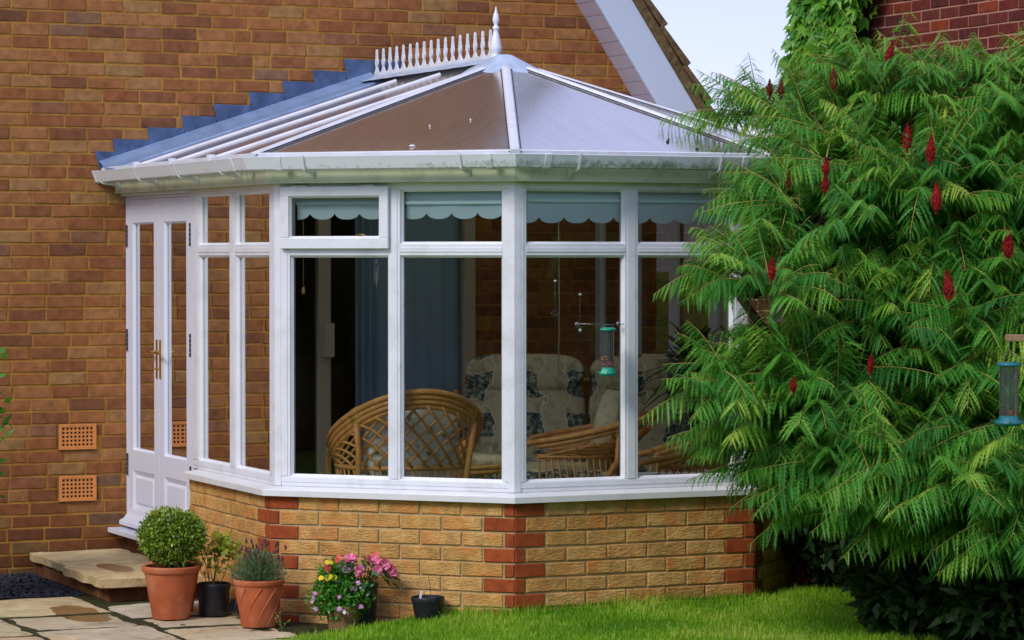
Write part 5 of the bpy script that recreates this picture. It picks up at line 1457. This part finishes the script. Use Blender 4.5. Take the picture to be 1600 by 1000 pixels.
petals(r6,'coral_flower',[(-.155,-.04,.355),(-.165,-.04,.345),(.035,-.05,.362),(-.205,-.03,.30),(-.21,-.03,.31)],.02,M['coral'],5,7)
mb=MB()
for k in range(14): x=random.uniform(-.14,.11); mb.tube([(random.uniform(-.02,.02),0,.19),(x*.6,-.03,.25),(x,-.06,.30)],.0028,5)
o=mb.build('stems',M['stem']); o.parent=r6
# small black pot with plant label
r7=pot_thing('small_black_pot',(-.352,.262,-.050),'small empty black pot with a white plant label and a dry twig','plant pot',pot_prof(.080,.060,.115,.026,.003,.004),M['black_pot'])
mb=MB(); mb.box(-.006,.006,-.0008,.0008,-.03,.035,M=Matrix.Translation((-.048,-.02,.115))@Matrix.Rotation(R(14),4,'Y')@Matrix.Rotation(R(-12),4,'X')); o=mb.build('plant_label',M['white']); o.parent=r7
mb=MB(); mb.tube([(.02,0,.08),(.012,0,.17),(.004,0,.215)],.0015,5); mb.tube([(-.02,.01,.08),(-.014,.01,.135),(-.004,.01,.14)],.0012,5); o=mb.build('twig',M['darkstem']); o.parent=r7
# weed sprigs at the wall foot and leaf sprig at the left edge
def sprig(name,loc,label,n,spread,L,mat,h,cat='plant'):
    root=empty(name,loc,label,cat); g=np.random.default_rng(int(abs(loc[0])*1000)); mb=MB(); P=[];D=[]
    for k in range(n):
        a=g.uniform(0,6.28); tp=Vector((math.cos(a)*spread*g.random(),math.sin(a)*spread*g.random(),h*g.uniform(.4,1))); mb.tube([(0,0,0),tp*.5+Vector((0,0,.005)),tp],.0009,4)
        for q in range(3): P.append(np.array(tp)*(1-.25*q)); D.append(g.normal(size=3)*.7+np.array([0,0,.2]))
    o=mb.build('stems',M['stem']); o.parent=root; P=np.array(P);D=nrm(np.array(D)); V,T=leaves_np(P,D,nrm(g.normal(size=(len(P),3))+np.array([0,-.5,1])),g.uniform(.7,1.2,len(P))*L,g.uniform(.25,.35,len(P))*L); o=np_mesh('leaves',V,T,np.repeat(g.random(len(P)),4),mat); o.parent=root
sprig('weed',(-.30,.17,-.05),'little green weed growing beside the small black pot',10,.05,.016,M['herb'],.06)
sprig('weed',(-1.0,.58,-.10),'dry weed tuft at the patio edge right of the lavender',6,.06,.012,M['maple'],.09)
# garden shrub whose twig tips enter at the left edge
root=empty('garden_shrub',(-2.47,2.3,-.15),'dark shrub whose leafy twig tips reach in at the left edge','shrub')
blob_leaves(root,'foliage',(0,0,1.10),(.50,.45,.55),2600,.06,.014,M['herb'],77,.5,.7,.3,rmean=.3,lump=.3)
mb=MB()
for k in range(12): a=random.uniform(0,6.28); mb.tube([(0,0,0),(.2*math.cos(a),.2*math.sin(a),.6),(.4*math.cos(a),.4*math.sin(a),1.2)],[.015,.010,.004],6)
o=mb.build('stems',M['bark']); o.parent=root
for k,(x,y,d,r_,hh,lab) in enumerate(((1555,900,14.4,.5,.85,'dark leafy shrub in deep shade under the right side of the sumac'),(1330,905,15.6,.5,1.0,'dark shrub added behind the sumac to fill its deep shade, beside the conservatory base'),(1440,905,15.2,.5,.95,'dark shrub added to fill the deep shade behind the sumac stems, between two others'),(1450,950,13.55,.30,.36,'low dark shrub added to fill the deep shade at the foot of the sumac'),(1575,950,13.3,.34,.42,'low dark shrub added to fill the deep shade at the bottom right corner of the lawn'))):  # all but the first are added to fill deep shade with dark leaves
    p=px(x,y,d); root=empty('shade_shrub',(p.x,p.y,0),lab,'shrub')
    blob_leaves(root,'foliage',(0,0,hh*.5),(r_,r_,hh*.55),3200,.09,.02,M['hedge'],90+k,.5,.7,.3,rmean=.3,lump=.3)
    mb=MB()
    for q in range(9): a=random.uniform(0,6.28); mb.tube([(0,0,-.05),(.2*math.cos(a),.2*math.sin(a),hh*.5),(.35*math.cos(a),.35*math.sin(a),hh*.9)],[.015,.010,.004],6)
    o=mb.build('stems',M['bark']); o.parent=root
# unseen hedges added behind the camera to darken what the panes mirror
def hedge(name,p0,p1,h,label,seed):
    root=empty(name,p0,label,'hedge','added hedges behind the viewer'); g=np.random.default_rng(seed); p0=np.array(p0);p1=np.array(p1); L=np.linalg.norm(p1-p0); n=int(L*h*55)
    t=g.random(n); z=g.random(n)*h*(1+.12*np.sin(t*L*1.1)+.08*np.sin(t*L*2.9)); P=p0+(p1-p0)*t[:,None]+g.normal(size=(n,3))*np.array([.45,.45,0]); P[:,2]=z
    V,T=leaves_np(P,nrm(g.normal(size=(n,3))),nrm(g.normal(size=(n,3))),g.uniform(.25,.5,n),g.uniform(.10,.2,n)); np_mesh('foliage',V,T,np.repeat(g.random(n),4),M['hedge'],root)
    mb=MB(); d=(p1-p0)/L; s=np.array([-d[1],d[0],0])*.25
    a,b=p0+s,p0-s; c,e=p1-s,p1+s
    vs=[(q[0],q[1],zz) for zz in (-.1,h*.8) for q in (a,b,c,e)]; mb.add(vs,[(0,1,5,4),(1,2,6,5),(2,3,7,6),(3,0,4,7),(4,5,6,7)]); adopt(mb.build('branches',M['bark']),root)
hedge('hedge',(-13.5,-19.5,0),(15,-19.5,0),4.2,'unseen tall hedge added across the bottom of the garden to darken the window reflections',1)
hedge('hedge',(-13.5,-18,0),(-13.5,5.5,0),3.4,'unseen long hedge added along the left side of the garden to darken the window reflections',2)

# ------------------------------------------------------------------ light, sky, camera
SUN_DIR=Vector((-.85,-.46,.82)).normalized()
el=math.asin(SUN_DIR.z); az=math.atan2(SUN_DIR.x,SUN_DIR.y)
w=bpy.data.worlds.new("World"); scene.world=w; w.use_nodes=True; nt=w.node_tree; nt.nodes.clear()
out=nt.nodes.new('ShaderNodeOutputWorld'); bg=nt.nodes.new('ShaderNodeBackground'); sky=nt.nodes.new('ShaderNodeTexSky')
sky.sky_type='NISHITA'; sky.sun_disc=False; sky.sun_elevation=el; sky.sun_rotation=az; sky.air_density=1.0; sky.dust_density=.6; sky.ozone_density=2.0
tc=nt.nodes.new('ShaderNodeTexCoord'); mp=nt.nodes.new('ShaderNodeMapping'); mp.inputs['Scale'].default_value=(1,1,2.6); nt.links.new(tc.outputs['Generated'],mp.inputs[0])
nz=nt.nodes.new('ShaderNodeTexNoise'); nz.inputs['Scale'].default_value=1.7; nz.inputs['Detail'].default_value=7; nz.inputs['Roughness'].default_value=.5; nt.links.new(mp.outputs[0],nz.inputs['Vector'])
sx=nt.nodes.new('ShaderNodeSeparateXYZ'); nt.links.new(tc.outputs['Generated'],sx.inputs[0])
hr=nt.nodes.new('ShaderNodeMapRange'); hr.inputs[1].default_value=.02; hr.inputs[2].default_value=.085; hr.inputs[3].default_value=.26; hr.inputs[4].default_value=0; nt.links.new(sx.outputs[2],hr.inputs[0])
ad=nt.nodes.new('ShaderNodeMath'); ad.operation='ADD'; nt.links.new(nz.outputs['Fac'],ad.inputs[0]); nt.links.new(hr.outputs[0],ad.inputs[1])
cr=nt.nodes.new('ShaderNodeValToRGB'); cr.color_ramp.elements[0].position=.42; cr.color_ramp.elements[0].color=(2.9,3.2,5.5,1); cr.color_ramp.elements[1].position=.78; cr.color_ramp.elements[1].color=(4.15,4.35,5.4,1); nt.links.new(ad.outputs[0],cr.inputs[0])
mx=nt.nodes.new('ShaderNodeMix');mx.data_type='RGBA'; mx.inputs[0].default_value=.88; nt.links.new(sky.outputs[0],mx.inputs[6]); nt.links.new(cr.outputs[0],mx.inputs[7])
nt.links.new(mx.outputs[2],bg.inputs[0]); bg.inputs[1].default_value=.15; nt.links.new(bg.outputs[0],out.inputs[0])
sl=bpy.data.lights.new('sun','SUN'); sl.energy=1.6; sl.angle=R(20); sl.color=(1,.95,.88)
so=bpy.data.objects.new('sun',sl); col.objects.link(so); so.rotation_euler=SUN_DIR.to_track_quat('Z','Y').to_euler()
cd=bpy.data.cameras.new('camera'); cd.sensor_width=36; cd.lens=4590/1600*36; cd.clip_end=1000; cd.clip_start=.1
co=bpy.data.objects.new('camera',cd); col.objects.link(co); co.location=CAM; co.rotation_euler=(R(90)-math.atan(100/4590),0,-R(24.2)); scene.camera=co
vs_=scene.view_settings; vs_.view_transform='Standard'; vs_.look='None'; vs_.gamma=1; vs_.exposure=0.5; vs_.use_curve_mapping=False
scene.cycles.max_bounces=8; scene.cycles.transparent_max_bounces=16; scene.cycles.glossy_bounces=4
